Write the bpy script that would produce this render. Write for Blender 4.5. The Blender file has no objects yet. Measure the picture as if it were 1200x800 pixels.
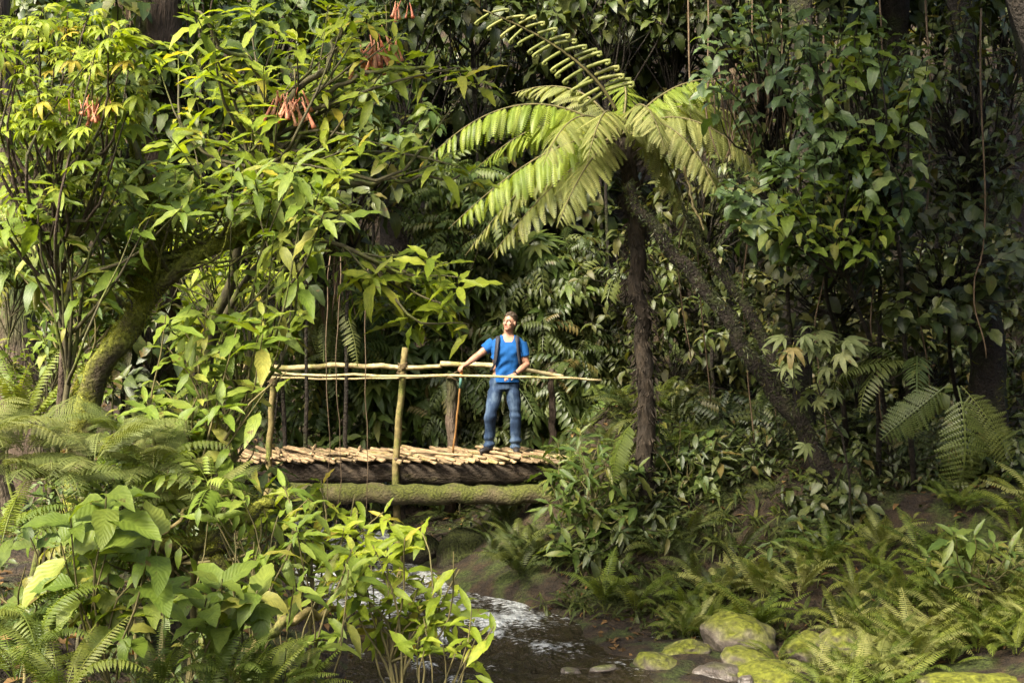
import bpy, math, random
import numpy as np
from mathutils import Vector, Matrix, noise as mnoise

# ------------------------------------------------------------------ camera, sky, sun
scene = bpy.context.scene
col = scene.collection
CAM = np.array([0.0, 0.0, 3.5]); FPX = 1600.0; PITCH = math.atan(55 / FPX)
cd = bpy.data.cameras.new("camera"); cam = bpy.data.objects.new("camera", cd); col.objects.link(cam)
cd.sensor_width = 36.0; cd.lens = 48.0; cd.clip_start = 0.1; cd.clip_end = 500
cam.location = CAM; cam.rotation_euler = (math.radians(90) - PITCH, 0, 0)
scene.camera = cam

SUN_DIR = Vector((-0.44, -0.54, 0.72)).normalized()          # towards the sun
world = bpy.data.worlds.new("World"); scene.world = world; world.use_nodes = True
wn = world.node_tree.nodes; wl = world.node_tree.links
sky = wn.new("ShaderNodeTexSky"); sky.sky_type = 'NISHITA'; sky.sun_disc = False; sky.dust_density = 6.0; sky.air_density = 1.0
sky.sun_elevation = math.asin(SUN_DIR.z); sky.sun_rotation = math.atan2(SUN_DIR.x, SUN_DIR.y)
wl.new(sky.outputs[0], wn["Background"].inputs[0]); wn["Background"].inputs[1].default_value = 0.15
sd = bpy.data.lights.new("sun", 'SUN'); sd.energy = 3.8; sd.angle = math.radians(18); sd.color = (1.0, 0.93, 0.76)
sun = bpy.data.objects.new("sun", sd); col.objects.link(sun)
sun.rotation_euler = SUN_DIR.to_track_quat('Z', 'Y').to_euler(); sun.location = (-10, -4, 25)
vs = scene.view_settings
vs.view_transform = 'Standard'; vs.look = 'None'; vs.gamma = 1.0; vs.use_curve_mapping = False; vs.exposure = 2.0
cy = scene.cycles
cy.max_bounces = 6; cy.diffuse_bounces = 4; cy.glossy_bounces = 2; cy.transmission_bounces = 4; cy.transparent_max_bounces = 4
cy.use_denoising = True; cy.sample_clamp_indirect = 6.0; cy.caustics_reflective = False; cy.caustics_refractive = False

# ------------------------------------------------------------------ basic helpers
_seed = [11]
def newrng():
    _seed[0] += 1
    return np.random.default_rng(_seed[0])
CF = np.array([0, math.cos(PITCH), -math.sin(PITCH)]); CU = np.array([0, math.sin(PITCH), math.cos(PITCH)]); CR = np.array([1.0, 0, 0])
def at(px, py, Y):
    """the point at depth Y (m along the stream) that stands at this place of the photograph"""
    d = CF + CR * (px - 600) / FPX + CU * (400 - py) / FPX
    return CAM + d * (Y / d[1])
def nrm(v):
    v = np.asarray(v, float); n = np.linalg.norm(v, axis=-1, keepdims=True); return v / np.maximum(n, 1e-9)
def sstep(a, b, x):
    t = np.clip((x - a) / (b - a), 0, 1); return t * t * (3 - 2 * t)

def vnoise(x, y, s=0):
    """cheap smooth value noise, vectorised"""
    x = np.asarray(x, float); y = np.asarray(y, float)
    xi = np.floor(x).astype(np.int64); yi = np.floor(y).astype(np.int64); fx = x - xi; fy = y - yi
    fx = fx * fx * (3 - 2 * fx); fy = fy * fy * (3 - 2 * fy)
    def h(a, b):
        n = (a * 374761393 + b * 668265263 + s * 1442695041) & 0x7fffffff
        n = ((n ^ (n >> 13)) * 1274126177) & 0x7fffffff
        return ((n ^ (n >> 16)) & 0xffff) / 65535.0 * 2 - 1
    return (h(xi, yi) * (1 - fx) + h(xi + 1, yi) * fx) * (1 - fy) + (h(xi, yi + 1) * (1 - fx) + h(xi + 1, yi + 1) * fx) * fy

# stream centre line and half width by depth
SY = np.array([-40, 0, 8, 12, 14.5, 16, 18, 20, 24, 80.]); SX = np.array([.5, .3, 0, -.15, -.5, -1.65, -2.3, -2.8, -4, -4.]); SW = np.array([2.2, 2.2, 1.7, 1.42, 1.1, .85, .75, .8, .8, .8])
def ground(x, y):
    x = np.asarray(x, float); y = np.asarray(y, float)
    dx = x - np.interp(y, SY, SX); dist = np.abs(dx) - np.interp(y, SY, SW)
    bed = -0.35 + 0.36 * sstep(-0.45, 0.02, dist)
    dpos = np.maximum(dist, 0)
    right = 0.03 * dpos + 0.33 * np.clip(dpos - 1.2 - 2.0 * (1 - sstep(12.4, 14.6, y)), 0, 3.0) + 0.25 * sstep(13.6, 16.5, y) * np.minimum(dpos, 1.35)
    left = 0.55 * np.minimum(dpos, 2.0) + 0.08 * dpos
    z = bed + np.where(dx > 0, right, left)
    z = z + 1.15 * np.exp(-((x - 1.3) / 1.15) ** 2 - ((y - 17.1) / 1.5) ** 2) * sstep(0, .4, dist + .15)
    z = z + 0.55 * np.exp(-((x + 4.3) / 1.2) ** 2 - ((y - 17.1) / 1.5) ** 2)
    hill = np.where(y > 20, (y - 20) * 1.0, 0) * (0.35 + 0.65 * sstep(20, 25, y))
    side = np.where(x > 7.5, (x - 7.5) * .5, 0) + np.where(x < -8, (-8 - x) * .5, 0)
    z = z + np.minimum(hill, 30) + np.minimum(side, 12)
    z = z + (0.10 * vnoise(x * 1.3, y * 1.3, 1) + 0.04 * vnoise(x * 4, y * 4, 2)) * sstep(-.1, 1.2, dist)
    return z
def gz(x, y): return float(ground(np.array([x]), np.array([y]))[0])

# ------------------------------------------------------------------ mesh helpers
def raw_mesh(name, co, loops, starts, uv=None, rnd=None, mat=None):
    me = bpy.data.meshes.new(name)
    co = np.ascontiguousarray(co, np.float32); loops = np.ascontiguousarray(loops, np.int32); starts = np.ascontiguousarray(starts, np.int32)
    me.vertices.add(len(co)); me.vertices.foreach_set("co", co.ravel())
    me.loops.add(len(loops)); me.loops.foreach_set("vertex_index", loops)
    me.polygons.add(len(starts)); me.polygons.foreach_set("loop_start", starts)
    if uv is not None:
        l = me.uv_layers.new(name="UVMap"); l.data.foreach_set("uv", np.ascontiguousarray(uv[loops], np.float32).ravel())
    if rnd is not None:
        a = me.attributes.new("rnd", 'FLOAT', 'POINT'); a.data.foreach_set("value", np.ascontiguousarray(rnd, np.float32))
    me.update(calc_edges=True); me.validate()
    if mat is not None: me.materials.append(mat)
    return me
class Tpl:
    """a small leaf-sized shape: verts, faces, uv"""
    def __init__(s, verts, faces, uv):
        s.v = np.array(verts, float); s.f = faces; s.uv = np.array(uv, float)
        s.loops = np.array([i for f in faces for i in f]); tot = [len(f) for f in faces]
        s.starts = np.concatenate([[0], np.cumsum(tot)[:-1]]).astype(int)
    def mesh(s, name, mat): return raw_mesh(name, s.v, s.loops, s.starts, s.uv, None, mat)
def frames(pos, d, up, size, wid=None):
    X = nrm(d); Y = nrm(np.cross(up, X)); Z = np.cross(X, Y)
    size = np.asarray(size)[:, None]; w = size if wid is None else np.asarray(wid)[:, None]
    M = np.zeros((len(pos), 4, 4)); M[:, :3, 0] = X * size; M[:, :3, 1] = Y * w; M[:, :3, 2] = Z * size; M[:, :3, 3] = pos; M[:, 3, 3] = 1
    return M
def combine(name, tpls, which, M, rng, mat, offset=(0, 0, 0)):
    cos, lps, sts, uvs, rns = [], [], [], [], []; vo = 0; lo = 0
    for k, t in enumerate(tpls):
        m = M[which == k]
        if not len(m): continue
        co = np.einsum('nij,vj->nvi', m[:, :3, :3], t.v) + m[:, None, :3, 3]
        n, nv = co.shape[:2]; nl = len(t.loops)
        cos.append(co.reshape(-1, 3)); lps.append((t.loops[None] + (np.arange(n) * nv)[:, None]).ravel() + vo)
        sts.append((t.starts[None] + (np.arange(n) * nl)[:, None]).ravel() + lo); uvs.append(np.tile(t.uv, (n, 1)))
        rns.append(np.repeat(rng.random(n), nv)); vo += n * nv; lo += n * nl
    return raw_mesh(name, np.concatenate(cos) - np.array(offset), np.concatenate(lps), np.concatenate(sts), np.concatenate(uvs), np.concatenate(rns), mat)

class MB:
    """collects shapes into one mesh"""
    def __init__(s): s.v = []; s.f = []; s.uv = []; s.n = 0
    def add(s, v, f, uv=None):
        v = np.asarray(v, float); s.v.append(v); s.f += [[i + s.n for i in q] for q in f]
        s.uv.append(np.zeros((len(v), 2)) if uv is None else np.asarray(uv, float)); s.n += len(v)
    def tube(s, pts, rad, k=8, rough=0.0, rng=None, cap=True, flat=1.0):
        v, f, uv = tube_geo(pts, rad, k, rough, rng, cap, flat); s.add(v, f, uv)
    def mesh(s, name, mat=None, offset=(0, 0, 0)):
        v = np.concatenate(s.v) - np.array(offset); loops = np.array([i for q in s.f for i in q])
        tot = np.array([len(q) for q in s.f]); st = np.concatenate([[0], np.cumsum(tot)[:-1]])
        return raw_mesh(name, v, loops, st, np.concatenate(s.uv), None, mat)
def tube_geo(pts, rad, k=8, rough=0.0, rng=None, cap=True, flat=1.0):
    pts = np.asarray(pts, float); n = len(pts); rad = np.broadcast_to(np.asarray(rad, float), (n,))
    T = nrm(np.gradient(pts, axis=0)); a = np.array([0, 0, 1.0]) if abs(T[0, 2]) < .8 else np.array([0, 1.0, 0])
    N = nrm(np.cross(np.cross(T[0], a), T[0])); vs_ = []; uv = []; L = 0
    for i in range(n):
        N = nrm(N - T[i] * np.dot(N, T[i])); B = np.cross(T[i], N)
        if i: L += np.linalg.norm(pts[i] - pts[i - 1])
        for j in range(k):
            th = 2 * math.pi * j / k; r = rad[i] * (1 + (rough * (rng.random() - .5) * 2 if rng is not None and rough else 0))
            vs_.append(pts[i] + r * (math.cos(th) * N + flat * math.sin(th) * B)); uv.append((j / k, L))
    f = [[i * k + j, i * k + (j + 1) % k, (i + 1) * k + (j + 1) % k, (i + 1) * k + j] for i in range(n - 1) for j in range(k)]
    if cap:
        f.append([j for j in range(k)][::-1]); f.append([(n - 1) * k + j for j in range(k)])
    return np.array(vs_), f, uv
def smooth_path(ctrl, n=16, wob=0.0, rng=None):
    """Catmull-Rom through control points"""
    c = np.asarray(ctrl, float); m = len(c)
    if m == 2: p = c[0] + (c[1] - c[0]) * np.linspace(0, 1, n)[:, None]
    else:
        e = np.vstack([2 * c[0] - c[1], c, 2 * c[-1] - c[-2]]); out = []
        for t in np.linspace(0, m - 1 - 1e-6, n):
            i = int(t); u = t - i; a, b, cc, d = e[i], e[i + 1], e[i + 2], e[i + 3]
            out.append(.5 * ((2 * b) + (-a + cc) * u + (2 * a - 5 * b + 4 * cc - d) * u * u + (-a + 3 * b - 3 * cc + d) * u ** 3))
        p = np.array(out)
    if wob and rng is not None:
        w = rng.normal(0, wob, p.shape); w[0] = 0; w[-1] *= .3
        w[1:-1] = (w[:-2] + w[1:-1] * 2 + w[2:]) / 3 * 1.3; p = p + w
    return p

# ------------------------------------------------------------------ object helpers
def link(name, data, parent=None, mat4=None):
    o = bpy.data.objects.new(name, data); col.objects.link(o)
    if parent is not None: o.parent = parent
    if mat4 is not None: o.matrix_basis = Matrix(mat4.tolist() if hasattr(mat4, 'tolist') else mat4)
    return o
def tag(o, label, cat, group=None):
    o["label"] = label; o["category"] = cat
    if group: o["group"] = group
    return o
def thing(name, label, cat, loc, group=None):
    o = link(name, None); o.location = Vector([float(c) for c in loc]); o.empty_display_size = .1
    return tag(o, label, cat, group)
def structure(name, me): o = link(name, me); o["kind"] = "structure"; return o

# ------------------------------------------------------------------ materials
def new_mat(name):
    m = bpy.data.materials.new(name); m.use_nodes = True; nt = m.node_tree
    for n in list(nt.nodes): nt.nodes.remove(n)
    return m, nt, nt.nodes.new("ShaderNodeOutputMaterial")
def N(nt, t, **kw):
    n = nt.nodes.new(t)
    for k, v in kw.items():
        if k.startswith("i_"): n.inputs[int(k[2:])].default_value = v
        else: setattr(n, k, v)
    return n
def ramp(nt, stops):
    r = nt.nodes.new("ShaderNodeValToRGB"); el = r.color_ramp.elements
    while len(el) > 1: el.remove(el[-1])
    for i, (p, c) in enumerate(stops):
        e = el[0] if i == 0 else el.new(p)
        e.position = p; e.color = (c[0], c[1], c[2], 1)
    return r
def leaf_mat(name, cols, trans=0.4, rough=0.45, spec=0.4, veins=True, tint=(1.15, 1.15, .38)):
    """cols: palette picked at random leaf by leaf"""
    m, nt, out = new_mat(name); L = nt.links
    oi = N(nt, "ShaderNodeObjectInfo"); at_ = N(nt, "ShaderNodeAttribute", attribute_name="rnd")
    add = N(nt, "ShaderNodeMath", operation='ADD'); L.new(oi.outputs["Random"], add.inputs[0]); L.new(at_.outputs["Fac"], add.inputs[1])
    fr = N(nt, "ShaderNodeMath", operation='FRACT'); L.new(add.outputs[0], fr.inputs[0])
    r = ramp(nt, cols); L.new(fr.outputs[0], r.inputs[0]); c = r.outputs[0]
    tc = N(nt, "ShaderNodeTexCoord"); no = N(nt, "ShaderNodeTexNoise"); no.inputs["Scale"].default_value = 9; no.inputs["Detail"].default_value = 3
    L.new(tc.outputs["Object"], no.inputs["Vector"])
    mx = N(nt, "ShaderNodeMix", data_type='RGBA', blend_type='MULTIPLY'); mx.inputs[0].default_value = .55
    nr = ramp(nt, [(.3, (.55, .6, .5)), (.7, (1.25, 1.2, 1.1))]); L.new(no.outputs[0], nr.inputs[0])
    L.new(c, mx.inputs[6]); L.new(nr.outputs[0], mx.inputs[7]); c = mx.outputs[2]
    bump = None
    if veins:
        bn = N(nt, "ShaderNodeTexNoise"); bn.inputs["Scale"].default_value = 3.2; bn.inputs["Detail"].default_value = 5
        av = N(nt, "ShaderNodeVectorMath", operation='ADD'); cxyz = N(nt, "ShaderNodeCombineXYZ"); sc9 = N(nt, "ShaderNodeMath", operation='MULTIPLY', i_1=91.0); L.new(fr.outputs[0], sc9.inputs[0]); L.new(sc9.outputs[0], cxyz.inputs[0]); L.new(tc.outputs["Object"], av.inputs[0]); L.new(cxyz.outputs[0], av.inputs[1]); L.new(av.outputs[0], bn.inputs["Vector"])
        bm_ = N(nt, "ShaderNodeMapRange"); bm_.inputs[1].default_value = .66; bm_.inputs[2].default_value = .70; bm_.inputs[4].default_value = .85; L.new(bn.outputs[0], bm_.inputs[0])
        bx = N(nt, "ShaderNodeMix", data_type='RGBA'); bx.inputs[7].default_value = (.10, .065, .022, 1); L.new(bm_.outputs[0], bx.inputs[0]); L.new(c, bx.inputs[6]); c = bx.outputs[2]
        sp = N(nt, "ShaderNodeSeparateXYZ"); uv = N(nt, "ShaderNodeUVMap", uv_map="UVMap"); L.new(uv.outputs[0], sp.inputs[0])
        d = N(nt, "ShaderNodeMath", operation='SUBTRACT', i_1=.5); L.new(sp.outputs[1], d.inputs[0])
        ab = N(nt, "ShaderNodeMath", operation='ABSOLUTE'); L.new(d.outputs[0], ab.inputs[0])
        mr = N(nt, "ShaderNodeMapRange"); mr.inputs[1].default_value = .02; mr.inputs[2].default_value = .06; mr.inputs[3].default_value = .55; mr.inputs[4].default_value = 0; L.new(ab.outputs[0], mr.inputs[0])
        # side veins sweep towards the tip
        s1 = N(nt, "ShaderNodeMath", operation='MULTIPLY_ADD', i_1=-.55); L.new(ab.outputs[0], s1.inputs[0]); L.new(sp.outputs[0], s1.inputs[2])
        s2 = N(nt, "ShaderNodeMath", operation='MULTIPLY', i_1=62.0); L.new(s1.outputs[0], s2.inputs[0])
        s3 = N(nt, "ShaderNodeMath", operation='SINE'); L.new(s2.outputs[0], s3.inputs[0])
        s4 = N(nt, "ShaderNodeMapRange"); s4.inputs[1].default_value = .75; s4.inputs[2].default_value = 1; s4.inputs[3].default_value = 0; s4.inputs[4].default_value = .22; L.new(s3.outputs[0], s4.inputs[0])
        mxm = N(nt, "ShaderNodeMath", operation='MAXIMUM'); L.new(mr.outputs[0], mxm.inputs[0]); L.new(s4.outputs[0], mxm.inputs[1])
        m2 = N(nt, "ShaderNodeMix", data_type='RGBA'); L.new(mxm.outputs[0], m2.inputs[0]); L.new(c, m2.inputs[6])
        hs = N(nt, "ShaderNodeMix", data_type='RGBA', blend_type='ADD'); hs.inputs[0].default_value = 1; hs.inputs[7].default_value = (.035, .045, .012, 1); L.new(c, hs.inputs[6])
        L.new(hs.outputs[2], m2.inputs[7]); c = m2.outputs[2]
        bump = N(nt, "ShaderNodeBump"); bump.inputs["Strength"].default_value = .14; bump.inputs["Distance"].default_value = .02; L.new(s3.outputs[0], bump.inputs["Height"])
    p = N(nt, "ShaderNodeBsdfPrincipled"); p.inputs["Roughness"].default_value = rough; p.inputs["Specular IOR Level"].default_value = spec
    L.new(c, p.inputs["Base Color"])
    tr = N(nt, "ShaderNodeBsdfTranslucent"); tm = N(nt, "ShaderNodeMix", data_type='RGBA', blend_type='MULTIPLY'); tm.inputs[0].default_value = 1
    tm.inputs[7].default_value = (tint[0], tint[1], tint[2], 1); L.new(c, tm.inputs[6]); L.new(tm.outputs[2], tr.inputs[0])
    if bump is not None: L.new(bump.outputs[0], p.inputs["Normal"])
    ms = N(nt, "ShaderNodeMixShader"); ms.inputs[0].default_value = trans
    L.new(p.outputs[0], ms.inputs[1]); L.new(tr.outputs[0], ms.inputs[2]); L.new(ms.outputs[0], out.inputs[0])
    return m
def noise_mat(name, stops, scale=6, detail=6, rough=.85, bump=.5, bdist=.03, stretch=(1, 1, 1), moss=None, spec=.3, moss_lo=.45, moss_hi=.65, moss_up=0.0, coord="Object", objvar=0.0):
    """noise-coloured bark / rock / soil; optional moss cover in patches (and more of it on faces that look up)"""
    m, nt, out = new_mat(name); L = nt.links
    tc = N(nt, "ShaderNodeTexCoord"); mp = N(nt, "ShaderNodeMapping"); mp.inputs["Scale"].default_value = stretch; L.new(tc.outputs[coord], mp.inputs[0])
    oi = N(nt, "ShaderNodeObjectInfo"); ad = N(nt, "ShaderNodeVectorMath", operation='ADD'); sc_ = N(nt, "ShaderNodeVectorMath", operation='SCALE'); sc_.inputs[3].default_value = 37.0
    cx = N(nt, "ShaderNodeCombineXYZ"); L.new(oi.outputs["Random"], cx.inputs[0]); L.new(oi.outputs["Random"], cx.inputs[1]); L.new(cx.outputs[0], sc_.inputs[0])
    L.new(mp.outputs[0], ad.inputs[0]); L.new(sc_.outputs[0], ad.inputs[1])
    n1 = N(nt, "ShaderNodeTexNoise"); n1.inputs["Scale"].default_value = scale; n1.inputs["Detail"].default_value = detail; n1.inputs["Roughness"].default_value = .65
    L.new(ad.outputs[0], n1.inputs["Vector"]); r = ramp(nt, stops); L.new(n1.outputs[0], r.inputs[0]); c = r.outputs[0]; h = n1.outputs[0]
    if moss:
        n2 = N(nt, "ShaderNodeTexNoise"); n2.inputs["Scale"].default_value = scale * .35; n2.inputs["Detail"].default_value = 5; L.new(ad.outputs[0], n2.inputs["Vector"])
        ge = N(nt, "ShaderNodeNewGeometry"); sx = N(nt, "ShaderNodeSeparateXYZ"); L.new(ge.outputs["Normal"], sx.inputs[0])
        ma = N(nt, "ShaderNodeMath", operation='MULTIPLY_ADD', i_1=moss_up); L.new(sx.outputs[2], ma.inputs[0]); L.new(n2.outputs[0], ma.inputs[2])
        mr = N(nt, "ShaderNodeMapRange"); mr.inputs[1].default_value = moss_lo; mr.inputs[2].default_value = moss_hi; L.new(ma.outputs[0], mr.inputs[0])
        n3 = N(nt, "ShaderNodeTexNoise"); n3.inputs["Scale"].default_value = scale * 4; n3.inputs["Detail"].default_value = 4; L.new(ad.outputs[0], n3.inputs["Vector"])
        r3 = ramp(nt, [(.3, tuple(x * .35 for x in moss)), (.55, moss), (.75, tuple(min(1, x * 1.6) for x in moss))]); L.new(n3.outputs[0], r3.inputs[0])
        mm = N(nt, "ShaderNodeMix", data_type='RGBA'); L.new(mr.outputs[0], mm.inputs[0]); L.new(c, mm.inputs[6]); L.new(r3.outputs[0], mm.inputs[7]); c = mm.outputs[2]
        hh = N(nt, "ShaderNodeMath", operation='ADD'); L.new(n1.outputs[0], hh.inputs[0]); L.new(n3.outputs[0], hh.inputs[1]); h = hh.outputs[0]
    if objvar:
        vr = ramp(nt, [(0, (1 - objvar,) * 3), (.5, (1, .97, .93)), (1, (1 + objvar * .5, 1 + objvar * .45, 1 + objvar * .4))]); f7 = N(nt, "ShaderNodeMath", operation='MULTIPLY', i_1=7.31); f8 = N(nt, "ShaderNodeMath", operation='FRACT'); L.new(oi.outputs["Random"], f7.inputs[0]); L.new(f7.outputs[0], f8.inputs[0]); L.new(f8.outputs[0], vr.inputs[0])
        mv = N(nt, "ShaderNodeMix", data_type='RGBA', blend_type='MULTIPLY'); mv.inputs[0].default_value = 1; L.new(c, mv.inputs[6]); L.new(vr.outputs[0], mv.inputs[7]); c = mv.outputs[2]
    b = N(nt, "ShaderNodeBump"); b.inputs["Strength"].default_value = bump; b.inputs["Distance"].default_value = bdist; L.new(h, b.inputs["Height"])
    p = N(nt, "ShaderNodeBsdfPrincipled"); p.inputs["Roughness"].default_value = rough; p.inputs["Specular IOR Level"].default_value = spec
    L.new(c, p.inputs["Base Color"]); L.new(b.outputs[0], p.inputs["Normal"]); L.new(p.outputs[0], out.inputs[0])
    return m
def plain_mat(name, c, rough=.7, spec=.3, var=.25, scale=30):
    return noise_mat(name, [(.3, tuple(x * (1 - var) for x in c)), (.7, tuple(x * (1 + var) for x in c))], scale=scale, rough=rough, bump=.2, bdist=.004, spec=spec)

LM = {}
LM['bright'] = leaf_mat("leaf_bright", [(0, (.12, .17, .015)), (.35, (.17, .225, .018)), (.7, (.215, .265, .023)), (.93, (.27, .30, .035)), (1, (.35, .27, .035))], .48, .5, .3)
LM['fresh'] = leaf_mat("leaf_fresh", [(0, (.09, .14, .017)), (.5, (.14, .195, .026)), (.85, (.185, .23, .04)), (1, (.25, .24, .05))], .44, .48, .32)
LM['mid'] = leaf_mat("leaf_mid", [(0, (.048, .085, .018)), (.5, (.085, .125, .025)), (.9, (.12, .155, .032)), (1, (.16, .15, .03))], .38, .45, .4)
LM['pale'] = leaf_mat("leaf_pale", [(0, (.10, .13, .05)), (.5, (.15, .18, .07)), (.9, (.2, .22, .09)), (1, (.22, .17, .06))], .3, .5, .35)
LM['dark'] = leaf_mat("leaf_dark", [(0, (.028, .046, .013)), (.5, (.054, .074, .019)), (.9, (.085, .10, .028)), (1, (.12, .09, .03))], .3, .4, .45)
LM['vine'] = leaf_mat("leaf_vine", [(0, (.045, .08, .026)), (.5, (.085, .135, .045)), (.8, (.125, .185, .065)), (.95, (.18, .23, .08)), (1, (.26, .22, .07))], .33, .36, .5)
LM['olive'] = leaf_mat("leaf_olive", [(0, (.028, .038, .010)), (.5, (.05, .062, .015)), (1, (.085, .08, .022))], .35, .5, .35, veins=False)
LM['fern'] = leaf_mat("fern_green", [(0, (.075, .11, .018)), (.5, (.115, .155, .024)), (1, (.18, .20, .04))], .42, .5, .3, veins=False)
LM['fernpale'] = leaf_mat("fern_pale", [(0, (.15, .17, .05)), (.5, (.21, .23, .07)), (1, (.28, .28, .10))], .4, .5, .3, veins=False)
LM['fernmuted'] = leaf_mat('fern_muted', [(0, (.085, .11, .03)), (.5, (.125, .15, .045)), (1, (.18, .19, .065))], .4, .5, .3, veins=False)
LM['treefern'] = leaf_mat("tree_fern_green", [(0, (.15, .215, .028)), (.5, (.20, .265, .034)), (1, (.25, .30, .05))], .5, .45, .35, veins=False, tint=(1.2, 1.2, .24))
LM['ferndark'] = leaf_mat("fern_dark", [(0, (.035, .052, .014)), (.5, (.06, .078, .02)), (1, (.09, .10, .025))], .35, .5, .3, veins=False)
LM['brown'] = leaf_mat("leaf_dead", [(0, (.07, .042, .018)), (.5, (.12, .07, .028)), (1, (.2, .12, .05))], .2, .7, .2, veins=False, tint=(1.1, .9, .5))
M_bark = noise_mat("bark_dark", [(.3, (.025, .017, .011)), (.5, (.06, .042, .028)), (.7, (.11, .085, .06))], scale=7, stretch=(1, 1, .25), bump=.9, bdist=.05, moss=(.05, .075, .012), moss_lo=.5, moss_hi=.7)
M_barkdark = noise_mat('bark_deep_dark', [(.3, (.008, .006, .004)), (.55, (.02, .015, .010)), (.75, (.042, .033, .021)) ], scale=8, bump=.9, bdist=.05, moss=(.028, .036, .008), moss_lo=.5, moss_hi=.7, moss_up=.1)  # darkest bark tone, with dark moss in patches
M_barkmoss = noise_mat("bark_mossy", [(.3, (.03, .022, .012)), (.55, (.07, .055, .03)), (.75, (.12, .10, .06))], scale=9, bump=.9, bdist=.04, moss=(.17, .18, .022), moss_lo=.38, moss_hi=.55, moss_up=.12)
M_stem = noise_mat("stem_green_brown", [(.3, (.05, .05, .018)), (.6, (.12, .10, .04)), (.8, (.18, .17, .06))], scale=9, bump=.4, bdist=.01)
M_twig = noise_mat("twig_dark", [(.3, (.03, .026, .014)), (.7, (.085, .075, .035))], scale=10, bump=.4, bdist=.01, moss=(.09, .11, .015), moss_lo=.5, moss_hi=.65)
M_moss = leaf_mat("moss_tuft", [(0, (.10, .11, .014)), (.5, (.17, .18, .022)), (1, (.24, .24, .035))], .3, .8, .1, veins=False)
M_soil = noise_mat("forest_floor", [(.25, (.008, .006, .004)), (.45, (.022, .015, .009)), (.6, (.045, .03, .015)), (.75, (.07, .05, .025))], scale=7, detail=9, bump=1, bdist=.06, moss=(.045, .06, .012), moss_lo=.48, moss_hi=.62, coord="Object")
M_rock = noise_mat("rock_mossy", [(.3, (.045, .038, .03)), (.5, (.12, .10, .08)), (.7, (.22, .19, .16))], scale=5, bump=.7, bdist=.03, moss=(.115, .125, .013), moss_lo=.5, moss_hi=.85, moss_up=.38)
M_rockbare = noise_mat("rock_wet", [(.3, (.035, .03, .026)), (.5, (.09, .075, .062)), (.75, (.2, .175, .15))], scale=5, bump=.7, bdist=.03, rough=.35, spec=.6, moss=(.10, .12, .015), moss_lo=.85, moss_hi=1.05, moss_up=.38)
M_rockdark = noise_mat('rock_moss_baked_shade', [(.3, (.012, .010, .007)), (.5, (.03, .023, .016)), (.7, (.055, .042, .03))], scale=7, bump=.9, bdist=.06, moss=(.035, .042, .008), moss_lo=.4, moss_hi=.6, moss_up=.2)  # mossy rock, colour darkened to stand for the shade under the bridge
M_root = noise_mat("hanging_root", [(.3, (.05, .032, .018)), (.7, (.14, .10, .06))], scale=8, bump=.5, bdist=.01)

# ------------------------------------------------------------------ leaf shapes (length 1 along +X, face up +Z)
def leaf_tpl(width=.32, droop=.3, fold=.12, twist=0.0, wave=.0, base=.5, stations=7, shape='lance', stalk=.06):
    vs_, uv, f = [], [], []
    ts = np.linspace(0, 1, stations)
    for i, t in enumerate(ts):
        if shape == 'lance': w = (math.sin(math.pi * t ** .8) ** .85) * (1 - .25 * t)
        elif shape == 'ovate': w = math.sin(math.pi * t ** .62) ** .75
        elif shape == 'heart': w = (math.sin(math.pi * (0.16 + .84 * t) ** .75) ** .8) * (1 if t > .02 else .7)
        else: w = math.sin(math.pi * t)
        if i == stations - 1: w = 0
        if i == 0: w = .05 if shape != 'heart' else .55
        w *= width / 2
        ang = droop * t * 1.6; x = (math.sin(ang) / (droop * 1.6)) if abs(droop) > 1e-3 else t
        z = -(1 - math.cos(ang)) / (droop * 1.6) if abs(droop) > 1e-3 else 0
        back = -.10 if (shape == 'heart' and i == 0) else 0
        tw = twist * t; wv = wave * math.sin(t * 17) * w * 2
        for s in (-1, 0, 1):
            y = s * w; zz = z + abs(s) * w * fold * 3 + s * wv
            y2 = y * math.cos(tw) - (zz - z) * math.sin(tw); z2 = z + y * math.sin(tw) + (zz - z) * math.cos(tw)
            vs_.append((x + stalk + (back if s else 0), y2, z2)); uv.append((t, .5 + .5 * s))
    for i in range(stations - 1):
        for s in (0, 1):
            a = i * 3 + s
            if i == stations - 2: f.append([a, a + 3 if s == 0 else a + 3, a + 1] if False else [a, 3 * (i + 1) + 1, a + 1])
            else: f.append([a, a + 3, a + 4, a + 1])
    # stalk
    n = len(vs_); vs_ += [(0, -.006, 0), (0, .006, 0), (stalk * 1.3, .006, -.004), (stalk * 1.3, -.006, -.004)]; uv += [(0, .5)] * 4; f.append([n, n + 3, n + 2, n + 1])
    return Tpl(vs_, f, uv)
def merge_tpl(parts):
    v, f, uv = [], [], []; o = 0
    for t, M in parts:
        co = t.v @ M[:3, :3].T + M[:3, 3]; v.append(co); f += [[i + o for i in q] for q in t.f]; uv.append(t.uv); o += len(co)
    return Tpl(np.concatenate(v), f, np.concatenate(uv))
def strip_tpl(pts, w):
    p = np.asarray(pts, float); v, f = [], []
    for a in p: v += [a + (0, -w / 2, .004), a + (0, w / 2, .004)]
    for i in range(len(p) - 1): f.append([2 * i, 2 * i + 2, 2 * i + 3, 2 * i + 1])
    return Tpl(v, f, [(.5, .5)] * len(v))
def arc(n, droop, rise=0.0):
    t = np.linspace(0, 1, n); a = rise - (rise + droop) * t
    x = np.concatenate([[0], np.cumsum(np.cos(a[:-1]))]) / (n - 1); z = np.concatenate([[0], np.cumsum(np.sin(a[:-1]))]) / (n - 1)
    return np.stack([x, 0 * x, z], 1), a
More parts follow.
